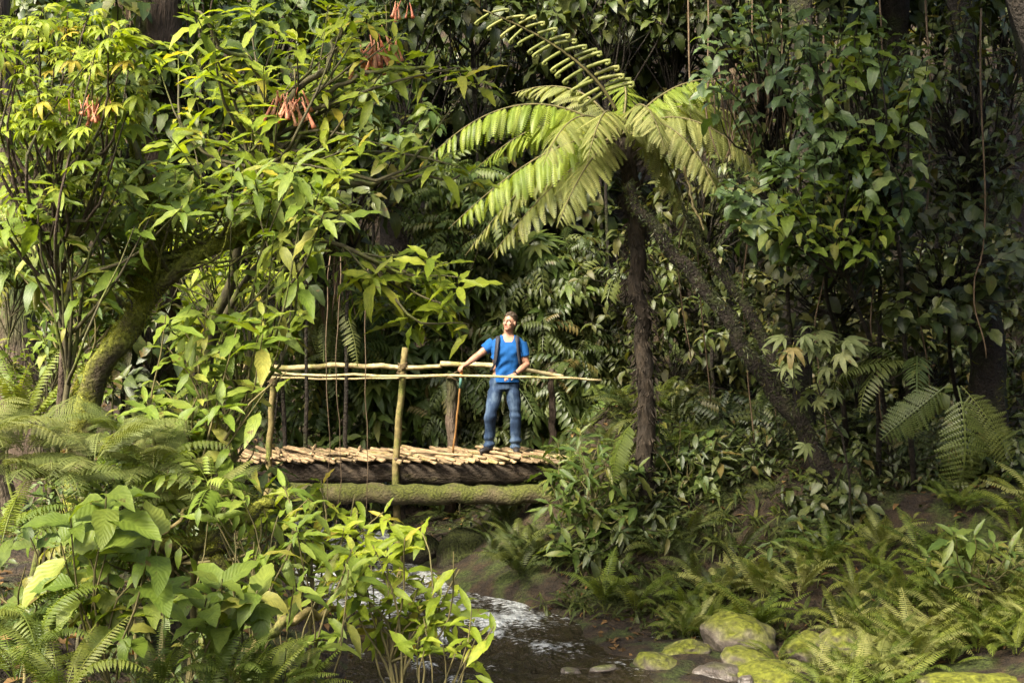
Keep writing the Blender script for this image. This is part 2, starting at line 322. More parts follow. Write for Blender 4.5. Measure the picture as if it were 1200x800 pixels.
def frond_tpl(pairs=20, droop=.9, rise=.5, plen=.17, pw=.035, hang=.25, rng=None, start=.12, serr=False):
    """a fern frond: a midrib and two rows of narrow leaflets"""
    c, a = arc(25, droop, rise); parts = [(strip_tpl(c[::3], .012), np.eye(4))]
    small = leaf_tpl(pw / plen * 2, .35, .05, stations=5, stalk=.0) if not serr else pinna_tpl(10, .22, .3)
    for i in range(pairs):
        t = start + (1 - start) * (i + .5) / pairs; k = t * 24; i0 = int(k); u = k - i0
        p = c[i0] * (1 - u) + c[min(24, i0 + 1)] * u; an = a[i0]
        L = plen * (math.sin(math.pi * min(1, (t - start) / (1 - start) * .86 + .14)) ** .7) * (1.05 if rng is None else rng.uniform(.85, 1.12)) + .012
        tan = np.array([math.cos(an), 0, math.sin(an)]); up = np.array([-math.sin(an), 0, math.cos(an)])
        for s in (-1, 1):
            j = 0 if rng is None else rng.normal(0, .06)
            d = nrm(np.array([0, s, 0]) * .9 + tan * (.38 + j) - up * (hang + j))
            parts.append((small, frames(p[None], d[None], (up + .3 * np.array([0, s, 0]))[None], np.array([L]))[0]))
    return merge_tpl(parts)
def pinna_tpl(n=15, wid=.26, droop=.5):
    """one tree-fern pinna: a midrib with rows of little blunt lobes"""
    c, a = arc(n + 1, droop, .05); parts = [(strip_tpl(c[::max(1, n // 5)], .012), np.eye(4))]; v, f, uv = [], [], []
    for i in range(n):
        t = (i + .5) / n; w = wid / 2 * (min(1, t * 6) ** .5) * (1 - t ** 4 * .8); p = (c[i] + c[i + 1]) / 2; b = .5 / n
        tan = np.array([math.cos(a[i]), 0, math.sin(a[i])]); upv = np.array([-tan[2], 0, tan[0]])
        for s in (-1, 1):
            k = len(v); o = np.array([0, s * w, 0]) + tan * w * .35
            v += [p - tan * b * .8, p + tan * b * .8, p + tan * b * .35 + o - upv * w * .22, p - tan * b * .35 + o - upv * w * .22]
            uv += [(t, .5), (t, .5), (t, .5 + s * .5), (t, .5 + s * .5)]; f.append([k, k + 1, k + 2, k + 3] if s > 0 else [k, k + 3, k + 2, k + 1])
    parts.append((Tpl(v, f, uv), np.eye(4)))
    return merge_tpl(parts)
def pinnate_tpl(pairs=5, droop=.5, ll=.34, lw=.36):
    c, a = arc(16, droop, .25); parts = [(strip_tpl(c[::3], .014), np.eye(4))]; lf = leaf_tpl(lw, .5, .1, stations=5)
    for i in range(pairs + 1):
        t = .25 + .75 * i / pairs; k = min(15, int(t * 15)); p = c[k]; tan = np.array([math.cos(a[k]), 0, math.sin(a[k])])
        for s in ((-1, 1) if i < pairs else (0,)):
            d = nrm(np.array([0, s, 0]) * .95 + tan * (.5 if s else 1) + np.array([0, 0, -.35])); parts.append((lf, frames(p[None], d[None], np.array([[0, 0, 1.0]]), np.array([ll]))[0]))
    return merge_tpl(parts)
def palm_tpl(n=6, droop=.5):
    lf = leaf_tpl(.3, droop, .1, stations=6, stalk=.02); parts = []
    for i in range(n):
        th = (i - (n - 1) / 2) * (4.2 / n); parts.append((lf, frames(np.zeros((1, 3)), np.array([[math.cos(th), math.sin(th), -.1]]), np.array([[0, 0, 1.0]]), np.array([.6 + .3 * math.cos(th)]))[0]))
    t = merge_tpl(parts); t.v[:, 0] += .35; s = strip_tpl([(0, 0, 0), (.36, 0, 0)], .015); return merge_tpl([(t, np.eye(4)), (s, np.eye(4))])
_r = np.random.default_rng(3)
LANCE = [leaf_tpl(.30, .10, .12, .1, .1), leaf_tpl(.33, .3, .10, -.25, .15), leaf_tpl(.28, .5, .14, .3, .1), leaf_tpl(.36, .2, .16, .2, .2), leaf_tpl(.31, .75, .08, -.1, .12), leaf_tpl(.27, .02, .2, .15, .15)]
BROAD = [leaf_tpl(.46, .2, .12, .1, .1, shape='ovate'), leaf_tpl(.5, .5, .1, -.3, .12, shape='ovate'), leaf_tpl(.44, .8, .13, .2, .1, shape='ovate')]
HEART = [leaf_tpl(.74, .35, .10, .15, .06, shape='heart', stalk=.14), leaf_tpl(.68, .6, .14, -.25, .08, shape='heart', stalk=.14), leaf_tpl(.80, .2, .16, .3, .08, shape='heart', stalk=.14)]
SMALL = [leaf_tpl(.42, .4, .1, stations=4, stalk=.03), leaf_tpl(.5, .7, .1, .3, stations=4, stalk=.03)]
BLADE = [leaf_tpl(.13, .8, .05, stations=3, stalk=0), leaf_tpl(.1, 1.2, .05, .4, stations=3, stalk=0)]
PINNATE = [pinnate_tpl(5, .6), pinnate_tpl(4, .9), pinnate_tpl(6, .4)]
PALMATE = [palm_tpl(6, .5), palm_tpl(5, .8), palm_tpl(7, .3)]
FROND = [frond_tpl(24, .9, .7, plen=.135, pw=.0145, rng=_r), frond_tpl(25, .6, .5, plen=.125, pw=.0135, rng=_r), frond_tpl(23, 1.4, .8, plen=.14, pw=.015, rng=_r), frond_tpl(25, .4, .3, plen=.12, pw=.0135, rng=_r)]
FROND2 = [frond_tpl(19, .8, .3, plen=.24, rng=_r, serr=True), frond_tpl(18, 1.2, .4, plen=.22, rng=_r, serr=True), frond_tpl(20, .5, .2, plen=.25, rng=_r, serr=True)]
TPLS = dict(lance=LANCE, broad=BROAD, heart=HEART, small=SMALL, pinnate=PINNATE, palmate=PALMATE, frond=FROND, frond2=FROND2)
_mcache = {}
def tpl_mesh(kind, k, mat):
    key = (kind, k, mat)
    if key not in _mcache: _mcache[key] = TPLS[kind][k].mesh("leaf_" + kind, LM[mat])
    return _mcache[key]
# lines of sight that the undergrowth leaves open: (pixels along the line, half width, depth of what stands there)
OPEN = [([(85, 500), (110, 450), (150, 385), (175, 345), (215, 305), (270, 280)], 24, 10.2), ([(175, 345), (178, 300), (190, 268)], 12, 10.1),
        ([(285, 533), (640, 540)], 13, 16.4), ([(390, 575), (620, 577)], 14, 16.4), ([(330, 432), (560, 434), (660, 442)], 14, 16.4), ([(466, 410), (464, 540)], 10, 16.4), ([(592, 370), (592, 530)], 40, 17.0), ([(318, 445), (316, 530)], 13, 16.4), ([(350, 485), (560, 485)], 36, 16.4),
        ([(600, 742), (740, 760)], 20, 14), ([(620, 790), (740, 790)], 25, 13), ([(395, 782), (530, 792)], 24, 12.5), ([(205, 648), (315, 618)], 24, 9.3), ([(290, 762), (390, 715)], 15, 8.6), ([(20, 660), (60, 655)], 20, 9.5), ([(540, 640), (600, 690)], 40, 16), ([(760, 265), (800, 310), (855, 385), (895, 440), (940, 500)], 17, 15.0), ([(757, 520), (750, 350), (747, 240)], 14, 15.6), ([(20, 320), (20, 400)], 12, 12.6), ([(322, 130), (390, 82)], 10, 11.0), ([(345, 135), (345, 145)], 22, 11.0), ([(440, 65), (440, 60)], 18, 11.4), ([(107, 130), (107, 131)], 20, 9.0)]
def project(P):
    r = P - CAM; z = r @ CF; return np.stack([600 + FPX * r[:, 0] / z, 400 - FPX * (r @ CU) / z], 1), z
def open_mask(Mt):
    pm = Mt[:, :3, 3] + .5 * Mt[:, :3, 0]; q_, z = project(pm); drop = np.zeros(len(Mt), bool)
    for line, w, dep in OPEN:
        l = np.array(line, float)
        for a, b in zip(l[:-1], l[1:]):
            ab = b - a; t = np.clip(((q_ - a) @ ab) / max(1e-6, ab @ ab), 0, 1); dd = np.linalg.norm(q_ - (a + t[:, None] * ab), axis=1); drop |= (dd < w) & (pm[:, 1] < dep)
    return ~drop
def put_leaves(root, kind, mat, Mt, rng, K=300, name="leaf", stuffname="foliage"):
    """Mt: world matrices. The K that show largest from the photograph's side become leaves of their own, the rest one joined part."""
    Mt = Mt[open_mask(Mt)] if name == 'leaf' else Mt; base = np.array(root.location); n = len(Mt); tp = TPLS[kind]; which = rng.integers(0, len(tp), n)
    L = Mt.copy(); L[:, :3, 3] -= base
    size = np.linalg.norm(Mt[:, :3, 0], axis=1) / np.maximum(np.linalg.norm(Mt[:, :3, 3] - CAM, axis=1), .5)
    near = Mt[:, 1, 3] - Mt[:, 1, 3].min() if n else 0
    order = np.argsort(-(size * (1 - .08 * near)))
    for i in order[:K]: link(name, tpl_mesh(kind, int(which[i]), mat), root, L[i])
    rest = order[K:]
    if len(rest):
        o = link(stuffname, combine(stuffname, tp, which[rest], L[rest], rng, LM[mat]), root); o["kind"] = "stuff"
def rosettes(tips, axes, n, lr, er, rng, spread=.12, up_bias=.25):
    """n leaves round each tip; elevation range er (radians) above the plane across the shoot's axis"""
    T = len(tips); A = nrm(axes); ref = np.where(np.abs(A[:, 2:3]) < .9, np.array([[0, 0, 1.0]]), np.array([[1.0, 0, 0]]))
    e1 = nrm(np.cross(ref, A)); e2 = np.cross(A, e1); k = np.arange(n)[None]
    az = rng.random((T, 1)) * 6.28 + k * 2.4 + rng.normal(0, .25, (T, n)); el = rng.uniform(er[0], er[1], (T, n)) + (k / n - .5) * .5
    d = (np.cos(el)[..., None] * (np.cos(az)[..., None] * e1[:, None] + np.sin(az)[..., None] * e2[:, None]) + np.sin(el)[..., None] * A[:, None])
    d[..., 2] += up_bias * 0
    s = rng.uniform(lr[0] * .7, lr[1], (T, n)) * (1 - .25 * k / n) * rng.uniform(.75, 1.1, (T, 1))
    p = tips[:, None] - A[:, None] * (spread * (1 - k / n))[..., None]
    up = A[:, None] * 1.1 + np.array([0, 0, .55]) + rng.normal(0, .25, (T, n, 3))
    return frames(p.reshape(-1, 3), d.reshape(-1, 3), up.reshape(-1, 3), s.ravel())

def shrub(name, label, cat, base, tips, kind, mat, lr, n=8, er=(-.1, .7), trunk_r=.025, bark=None, fork=.45, group=None, K=300, extra=1, spread=.12, axis_up=.8, trunk=None, bk=5):
    """a stem, forked branches and leaf rosettes at their tips"""
    rng = newrng(); bark = bark or M_stem
    base = np.array(base, float); tips = np.asarray(tips, float)
    root = thing(name, label, cat, base, group)
    if trunk is None:
        cen = tips.mean(0); top = base + (cen - base) * .8
        mid = base + (cen - base) * fork + rng.normal(0, .06, 3)
        tp = smooth_path([base - (0, 0, .15), mid, top], 12, .02, rng)
    else: tp = smooth_path(trunk, 22, .015, rng)
    b = MB(); b.tube(tp, np.linspace(trunk_r * 1.15, trunk_r * .5, len(tp)), 8, .12, rng); link("trunk" if trunk_r > .05 else "stem", b.mesh("stem", bark, base), root)
    axes = []; ex_p = []; ex_a = []
    for t in tips:
        j = int(len(tp) * rng.uniform(.35, .98)); dz = np.argmin(np.linalg.norm(tp - t, axis=1)); j = min(len(tp) - 1, max(3, int(.5 * j + .5 * dz)))
        s = tp[j]; L = np.linalg.norm(t - s); m = s + (t - s) * .5 + rng.normal(0, .1 * L, 3) + (0, 0, -.08 * L)
        pth = smooth_path([s, m, t], 8, .012, rng); r0 = min(trunk_r * .55, .006 + .011 * L)
        b = MB(); b.tube(pth, np.linspace(r0, .004, 8), bk, .1, rng, cap=False); link("branch", b.mesh("branch", bark, base), root)
        ax = nrm(nrm(t - pth[-3]) * (1 - axis_up) + np.array([-.10, -.45, axis_up]) + rng.normal(0, .2, 3)); axes.append(ax)
        for _ in range(extra):
            q = rng.uniform(.45, .9); ex_p.append(pth[int(q * 7)]); ex_a.append(nrm(rng.normal(0, .45, 3) + (-.1, -.4, .8)))
    Mt = rosettes(tips, np.array(axes), n, lr, er, rng, spread)
    if extra: Mt = np.concatenate([Mt, rosettes(np.array(ex_p), np.array(ex_a), 3, (lr[0] * .7, lr[1] * .85), er, rng, .1)])
    put_leaves(root, kind, mat, Mt, rng, K)
    return root
def tips_px(cx, cy, rx, ry, d, dd, n, seed=None, inner=.15):
    """n shoot ends spread evenly through an ellipse of the view and a range of depths"""
    rng = newrng(); out = []; tries = 0; m = math.sqrt(rx * ry / n) * 1.15
    pts = []
    while len(pts) < n and tries < n * 60:
        tries += 1; a = rng.random() * 6.28; r = math.sqrt(rng.uniform(inner * inner, 1)); p = (cx + rx * r * math.cos(a), cy + ry * r * math.sin(a))
        if all((p[0] - q[0]) ** 2 + (p[1] - q[1]) ** 2 > m * m for q in pts) or tries > n * 40: pts.append(p)
    return np.array([at(p[0], p[1], d + rng.uniform(-dd, dd)) for p in pts])

# ================================================================== THE SETTING
def grid_axis(a, b, fine_a, fine_b, fs, cs):
    return np.unique(np.concatenate([np.arange(a, fine_a, cs), np.arange(fine_a, fine_b, fs), np.arange(fine_b, b + cs, cs)]))
gx = grid_axis(-60, 60, -9, 10, .16, 2.0); gy = grid_axis(-40, 80, 5, 26, .16, 2.0)
X, Y = np.meshgrid(gx, gy); Zg = ground(X, Y); nx, ny = len(gx), len(gy)
co = np.stack([X.ravel(), Y.ravel(), Zg.ravel()], 1); ii = np.arange(nx * ny).reshape(ny, nx)
q = np.stack([ii[:-1, :-1], ii[:-1, 1:], ii[1:, 1:], ii[1:, :-1]], -1).reshape(-1, 4)
structure("ground", raw_mesh("ground", co, q.ravel(), np.arange(len(q)) * 4, None, None, M_soil))

# water: a rippled sheet
def water_material():
    m, nt, out = new_mat("stream_water"); L = nt.links
    tc = N(nt, "ShaderNodeTexCoord"); mp = N(nt, "ShaderNodeMapping"); mp.inputs["Scale"].default_value = (1.0, .55, 1); L.new(tc.outputs["Object"], mp.inputs[0])
    n1 = N(nt, "ShaderNodeTexNoise"); n1.inputs["Scale"].default_value = 9; n1.inputs["Detail"].default_value = 5; L.new(mp.outputs[0], n1.inputs["Vector"])
    n2 = N(nt, "ShaderNodeTexNoise"); n2.inputs["Scale"].default_value = 26; n2.inputs["Detail"].default_value = 3; L.new(mp.outputs[0], n2.inputs["Vector"])
    ad = N(nt, "ShaderNodeMath", operation='MULTIPLY_ADD', i_1=.4); L.new(n2.outputs[0], ad.inputs[0]); L.new(n1.outputs[0], ad.inputs[2])
    b = N(nt, "ShaderNodeBump"); b.inputs["Strength"].default_value = 1.0; b.inputs["Distance"].default_value = .11; L.new(ad.outputs[0], b.inputs["Height"])
    p = N(nt, "ShaderNodeBsdfPrincipled"); p.inputs["Base Color"].default_value = (.022, .017, .009, 1); p.inputs["Roughness"].default_value = .06; p.inputs["IOR"].default_value = 1.33
    p.inputs["Specular IOR Level"].default_value = .6; L.new(b.outputs[0], p.inputs["Normal"])
    f = N(nt, "ShaderNodeAttribute", attribute_name="foam_glint"); n3 = N(nt, "ShaderNodeTexNoise"); n3.inputs["Scale"].default_value = 24; n3.inputs["Detail"].default_value = 6; n3.inputs["Roughness"].default_value = .7; mp2 = N(nt, "ShaderNodeMapping"); mp2.inputs["Scale"].default_value = (.55, 1.1, 1); L.new(tc.outputs["Object"], mp2.inputs[0]); L.new(mp2.outputs[0], n3.inputs["Vector"])
    s = N(nt, "ShaderNodeMath", operation='ADD'); L.new(f.outputs["Fac"], s.inputs[0]); L.new(n3.outputs[0], s.inputs[1])
    mr = N(nt, "ShaderNodeMapRange"); mr.inputs[1].default_value = .82; mr.inputs[2].default_value = .94; L.new(s.outputs[0], mr.inputs[0])
    d = N(nt, "ShaderNodeBsdfPrincipled"); d.inputs["Base Color"].default_value = (.40, .42, .42, 1); d.inputs["Roughness"].default_value = .3; L.new(b.outputs[0], d.inputs["Normal"])
    ms = N(nt, "ShaderNodeMixShader"); L.new(mr.outputs[0], ms.inputs[0]); L.new(p.outputs[0], ms.inputs[1]); L.new(d.outputs[0], ms.inputs[2]); L.new(ms.outputs[0], out.inputs[0])
    return m
wx = np.arange(-5, 4.01, .05); wy = np.concatenate([np.arange(-30, 9, 1.0), np.arange(9, 19, .05), np.arange(19, 24, .5)])
X, Y = np.meshgrid(wx, wy)
rip = .026 * vnoise(X * 3 + Y * .6, Y * 1.8, 5) + .014 * vnoise(X * 7, Y * 5 + X, 6) + .008 * vnoise(X * 15, Y * 11, 7)
rapid = np.exp(-((X + .9) / .85) ** 2 - ((Y - 12.8) / 1.1) ** 2) + .45 * np.exp(-((X + .3) / 1.0) ** 2 - ((Y - 14.0) / .9) ** 2) + .5 * np.exp(-((X - .5) / .8) ** 2 - ((Y - 13.1) / .9) ** 2)
rip = rip * (.7 + 1.2 * rapid) + .05 * sstep(12.5, 15.5, Y)
nx, ny = len(wx), len(wy); ii = np.arange(nx * ny).reshape(ny, nx); q = np.stack([ii[:-1, :-1], ii[:-1, 1:], ii[1:, 1:], ii[1:, :-1]], -1).reshape(-1, 4)
wm = raw_mesh("stream", np.stack([X.ravel(), Y.ravel(), rip.ravel()], 1), q.ravel(), np.arange(len(q)) * 4, None, None, water_material())
fa = wm.attributes.new("foam_glint", 'FLOAT', 'POINT'); fa.data.foreach_set("value", (np.clip(.115 + rapid * .07 + rip * 4.6, -.3, .5)).ravel().astype(np.float32))  # white crests: foam in the rapids plus sky glints painted into the colour
structure("water", wm)

# ------------------------------------------------------------------ rocks
def rock(name, label, px, py, d, sx, sy, sz, mat, group=None, sink=.35, cat="rock", z=None, seed=None):
    rng = newrng(); p = at(px, py, d); base = np.array([p[0], d, z if z is not None else p[2] - sz * .3])
    import bmesh
    bm = bmesh.new(); bmesh.ops.create_icosphere(bm, subdivisions=4, radius=1.0); off = Vector(rng.random(3) * 50)
    for v in bm.verts:
        c = v.co.copy(); k = 1 + .28 * mnoise.noise(c * 1.1 + off) + .13 * mnoise.noise(c * 2.6 + off) + .05 * mnoise.noise(c * 6 + off)
        c = Vector((c.x * abs(c.x) ** -.12 if abs(c.x) > .01 else c.x, c.y, c.z))
        v.co = Vector((c.x * sx * k, c.y * sy * k, c.z * sz * k))
    me = bpy.data.meshes.new("rock"); bm.to_mesh(me); bm.free(); me.materials.append(mat)
    for pl in me.polygons: pl.use_smooth = True
    o = link(name, me); o.location = Vector([float(c) for c in base]); o.rotation_euler = (rng.normal(0, .08), rng.normal(0, .08), rng.normal(0, .5))
    return tag(o, label, cat, group)

# ------------------------------------------------------------------ the footbridge
M_stick = noise_mat("bamboo_stick", [(.28, (.055, .036, .02)), (.5, (.19, .135, .075)), (.74, (.34, .255, .145))], scale=9, bump=.4, bdist=.008, rough=.7, moss=(.16, .15, .04), moss_lo=.56, moss_hi=.72, objvar=.55)
M_rotten = noise_mat("rotten_beam", [(.3, (.012, .009, .006)), (.55, (.035, .025, .016)), (.75, (.08, .058, .036))], scale=9, stretch=(.5, 1, 1), bump=.9, bdist=.03, moss=(.05, .05, .01), moss_lo=.6, moss_hi=.75)
M_mosslog = noise_mat("mossy_log", [(.3, (.035, .028, .014)), (.7, (.10, .08, .04))], scale=9, bump=.8, bdist=.03, moss=(.06, .066, .010), moss_lo=.40, moss_hi=.60, moss_up=.12)
M_pole = noise_mat("rail_pole", [(.3, (.17, .13, .06)), (.5, (.32, .26, .13)), (.7, (.48, .42, .25))], scale=12, bump=.4, bdist=.008, moss=(.14, .14, .03), moss_lo=.55, moss_hi=.72)
M_post = noise_mat("post_wood", [(.3, (.07, .055, .02)), (.5, (.15, .12, .045)), (.7, (.24, .19, .08))], scale=12, bump=.5, bdist=.01, moss=(.11, .12, .025), moss_lo=.5, moss_hi=.65)
DECK = float(at(590, 531, 17.0)[2])
bb = np.array([-1.5, 17.0, gz(-4, 17)])
bridge = thing("footbridge", "rustic footbridge decked with pale sticks carried on a mossy log over the stream", "bridge", bb)
rng = newrng(); xs = -3.62
stick_meshes = []
for k in range(6):
    b = MB(); n = 7; p = np.stack([np.linspace(-.5, .5, n), rng.normal(0, .008, n), rng.normal(0, .006, n)], 1); rr = np.linspace(.027, .019, n) * rng.uniform(.85, 1.1, n); b.tube(p, rr, 7, .12, rng); stick_meshes.append(b.mesh("deck_stick", M_stick))
while xs < .40:
    L = rng.uniform(1.12, 1.5); ang = math.atan2(-1, .62) + rng.normal(0, .11); c = Vector((xs + rng.normal(0, .01), 17.0 + rng.normal(0, .07), DECK - .026 + rng.normal(0, .012)))
    Mx = Matrix.Translation(c - Vector(bb)) @ Matrix.Rotation(ang, 4, 'Z') @ Matrix.Rotation(rng.normal(0, .012), 4, 'Y') @ Matrix.Rotation(rng.random() * 6, 4, 'X') @ Matrix.Diagonal((L, 1, 1, 1))
    link("deck_stick", stick_meshes[int(rng.integers(6))], bridge, Mx); xs += rng.uniform(.034, .05)
# a second, looser layer lying on top
for k in range(22):
    L = rng.uniform(.7, 1.15); c = Vector((rng.uniform(-3.4, .3), 17.0 + rng.normal(0, .12), DECK + .018 + rng.normal(0, .006)))
    Mx = Matrix.Translation(c - Vector(bb)) @ Matrix.Rotation(math.atan2(-1, .55) + rng.normal(0, .3), 4, 'Z') @ Matrix.Rotation(rng.normal(0, .02), 4, 'Y') @ Matrix.Diagonal((L, .8, .8, 1))
    link("deck_stick", stick_meshes[int(rng.integers(6))], bridge, Mx)
def beam(name, pts, r, mat, k=10, rough=.1, n=22, wob=.012, lab=None):
    b = MB(); p = smooth_path(pts, n, wob, rng); b.tube(p, np.linspace(r[0], r[1], n), k, rough, rng); o = link(name, b.mesh(name, mat, bb), bridge)
    if lab: o["label"] = lab
    return o
zb = DECK - .075
beam("beam", [(-3.9, 16.70, zb - .12), (-1.5, 16.68, zb - .135), (.75, 16.72, zb - .12)], (.125, .12), M_rotten, 12, .14, 40, .012, "dark rotten beam under the deck")
beam("beam", [(-3.9, 17.4, zb - .12), (.75, 17.4, zb - .12)], (.12, .11), M_rotten, 12, .14, 30)
lg0, lg1 = at(315, 577, 16.38), at(660, 579, 16.5)
beam("log", [lg0, (lg0 + lg1) / 2 + (0, 0, -.012), lg1], (.128, .112), M_mosslog, 14, .09, 44, .010, "moss-covered round log below the beams")
beam("post", [at(469, 690, 16.6), at(464, 560, 16.55), at(468, 480, 16.5), at(475, 407, 16.45)], (.048, .038), M_post, 9, .08, 22, .006)
beam("post", [at(313, 600, 16.5), at(315, 540, 16.5), at(320, 443, 16.45)], (.042, .034), M_post, 9, .08, 22, .006)
beam("post", [at(527, 600, 17.66), at(529, 500, 17.66), at(531, 436, 17.66)], (.075, .065), M_bark, 9, .1)
beam("post", [at(648, 560, 17.62), at(648, 490, 17.6), at(646, 432, 17.6)], (.05, .04), M_bark, 8, .1)
beam("handrail", [at(255, 433, 16.36), at(400, 440, 16.34), at(560, 440, 16.34), at(705, 445, 16.4)], (.019, .014), M_pole, 7, .16, 34, .008)
beam("handrail", [at(262, 428, 17.56), at(340, 431, 17.54), at(400, 427, 17.54), at(455, 431, 17.54), at(518, 429, 17.56)], (.038, .028), M_pole, 8, .12, 30, .009)
beam("handrail", [at(516, 426, 17.5), at(560, 427, 17.5), at(610, 432, 17.5), at(660, 441, 17.5)], (.034, .025), M_pole, 8, .1, 22, .004)
beam("handrail", [at(300, 441, 17.52), at(400, 444, 17.52), at(530, 440, 17.54)], (.014, .012), M_pole, 6, .1, 22, .004)

M_rope = plain_mat("lashing_fibre", (.10, .07, .035), .9)
for px, py, d, r in ((471, 440, 16.40, .062), (472, 429, 16.47, .058), (319, 446, 16.42, .055), (530, 440, 17.6, .085), (647, 438, 17.56, .06)):
    c = at(px, py, d); b = MB()
    for k in range(5):
        t = np.linspace(0, 6.3, 14); tl = rng.normal(0, .35); b.tube(np.stack([c[0] + r * np.cos(t), c[1] + r * np.sin(t), c[2] + (k - 2) * .012 + r * tl * np.cos(t)], 1), .006, 5)
    link("lashing", b.mesh("lashing", M_rope, bb), bridge)

# ------------------------------------------------------------------ the man on the bridge
M_skin = noise_mat("skin", [(.3, (.23, .115, .07)), (.7, (.33, .18, .12))], scale=14, bump=.08, bdist=.003, rough=.5, spec=.35)
M_shirt = noise_mat("blue_cotton", [(.3, (.005, .045, .15)), (.7, (.009, .072, .23))], scale=7, bump=.35, bdist=.012, rough=.85, spec=.15)
M_jeans = noise_mat("denim", [(.3, (.008, .015, .032)), (.5, (.018, .034, .068)), (.7, (.075, .11, .16))], scale=6, bump=.3, bdist=.012, rough=.85, spec=.15, stretch=(1.6, 1, .7))
M_hair = noise_mat("hair", [(.3, (.014, .009, .005)), (.7, (.05, .032, .017))], scale=40, bump=.8, bdist=.01, rough=.6)
M_shoe = plain_mat("shoe_leather", (.016, .014, .014), .6)
M_strap = plain_mat("strap_nylon", (.018, .019, .026), .7)
MAN = np.array([at(590, 531, 17.0)[0], 17.0, DECK + .01])
def remesh(b, voxel, name, mat, smooth=4, disp=None):
    me0 = b.mesh("tmp"); ob = bpy.data.objects.new("tmp", me0); col.objects.link(ob)
    m = ob.modifiers.new("r", 'REMESH'); m.mode = 'VOXEL'; m.voxel_size = voxel
    if smooth:
        s = ob.modifiers.new("s", 'SMOOTH'); s.iterations = smooth; s.factor = .5
    dg = bpy.context.evaluated_depsgraph_get(); me = bpy.data.meshes.new_from_object(ob.evaluated_get(dg)); bpy.data.objects.remove(ob); bpy.data.meshes.remove(me0)
    me.name = name; me.materials.clear(); me.materials.append(mat)
    if disp is not None:
        n = len(me.vertices); c = np.zeros(n * 3); nn = np.zeros(n * 3); me.vertices.foreach_get("co", c); me.vertex_normals.foreach_get("vector", nn)
        c = c.reshape(-1, 3); c = c + nn.reshape(-1, 3) * disp(c)[:, None]; me.vertices.foreach_set("co", c.ravel())
    for p in me.polygons: p.use_smooth = True
    me.update(); return me
def cut(me, keep):
    import bmesh
    bm = bmesh.new(); bm.from_mesh(me); bmesh.ops.delete(bm, geom=[v for v in bm.verts if not keep(v.co)], context='VERTS'); bm.to_mesh(me); bm.free()
def loft(b, rings, k=20, p=2.3):
    """rings: (cx, cy, z, half width, half depth)"""
    v, f = [], []
    for (cx, cy_, z, w, d) in rings:
        for j in range(k):
            th = 2 * math.pi * j / k; c, s = math.cos(th), math.sin(th)
            v.append((cx + w * np.sign(c) * abs(c) ** (2 / p), cy_ + d * np.sign(s) * abs(s) ** (2 / p), z))
    n = len(rings); f = [[i * k + j, i * k + (j + 1) % k, (i + 1) * k + (j + 1) % k, (i + 1) * k + j] for i in range(n - 1) for j in range(k)]
    f.append(list(range(k))[::-1]); f.append([(n - 1) * k + j for j in range(k)]); b.add(v, f)
def ell(b, c, r, R=None, seg=14):
    v, f = [], []; nl = seg // 2 + 1
    for i in range(nl + 1):
        ph = math.pi * i / nl
        for j in range(seg):
            th = 2 * math.pi * j / seg; q_ = np.array([r[0] * math.sin(ph) * math.cos(th), r[1] * math.sin(ph) * math.sin(th), r[2] * math.cos(ph)]); v.append((R @ q_ if R is not None else q_) + np.array(c))
    f = [[i * seg + j, (i + 1) * seg + j, (i + 1) * seg + (j + 1) % seg, i * seg + (j + 1) % seg] for i in range(nl) for j in range(seg)]
    b.add(v, f)
torso = [(.005, 0, .80, .155, .105), (.01, 0, .90, .165, .115), (.02, 0, 1.00, .150, .108), (.03, -.005, 1.12, .162, .115), (.04, -.008, 1.25, .182, .122), (.047, 0, 1.34, .196, .112), (.05, .01, 1.395, .188, .092), (.055, .015, 1.435, .135, .074), (.058, .014, 1.462, .085, .064), (.062, .010, 1.485, .06, .058), (.066, .0, 1.56, .056, .058)]
SR = np.array([-.118, .01, 1.372]); ER = np.array([-.315, -.03, 1.215]); WR = np.array([-.465, -.16, 1.105])        # arm that holds the stick
SL = np.array([.215, .01, 1.368]); EL = np.array([.292, -.03, 1.10]); WL = np.array([.135, -.355, .99])              # arm on the rail
HC = np.array([.078, -.022, 1.622])
yaw, pit = math.radians(-33), math.radians(-8)
Rz = np.array([[math.cos(yaw), -math.sin(yaw), 0], [math.sin(yaw), math.cos(yaw), 0], [0, 0, 1]]); Rx = np.array([[1, 0, 0], [0, math.cos(pit), -math.sin(pit)], [0, math.sin(pit), math.cos(pit)]])
HR = Rz @ Rx                                           # face looks along local -Y
def hp(x, y, z): return HC + HR @ np.array([x, y, z])
b = MB(); loft(b, torso)
# legs inside the trousers
for hip, kn, an in (((-.075, 0, .86), (-.146, -.07, .48), (-.178, -.0, .09)), ((.105, 0, .86), (.148, -.03, .47), (.150, .01, .08))):
    b.tube(smooth_path([hip, kn, an], 12), [.08, .078, .07, .062, .052, .045, .042, .042, .04, .038, .036, .036], 12)
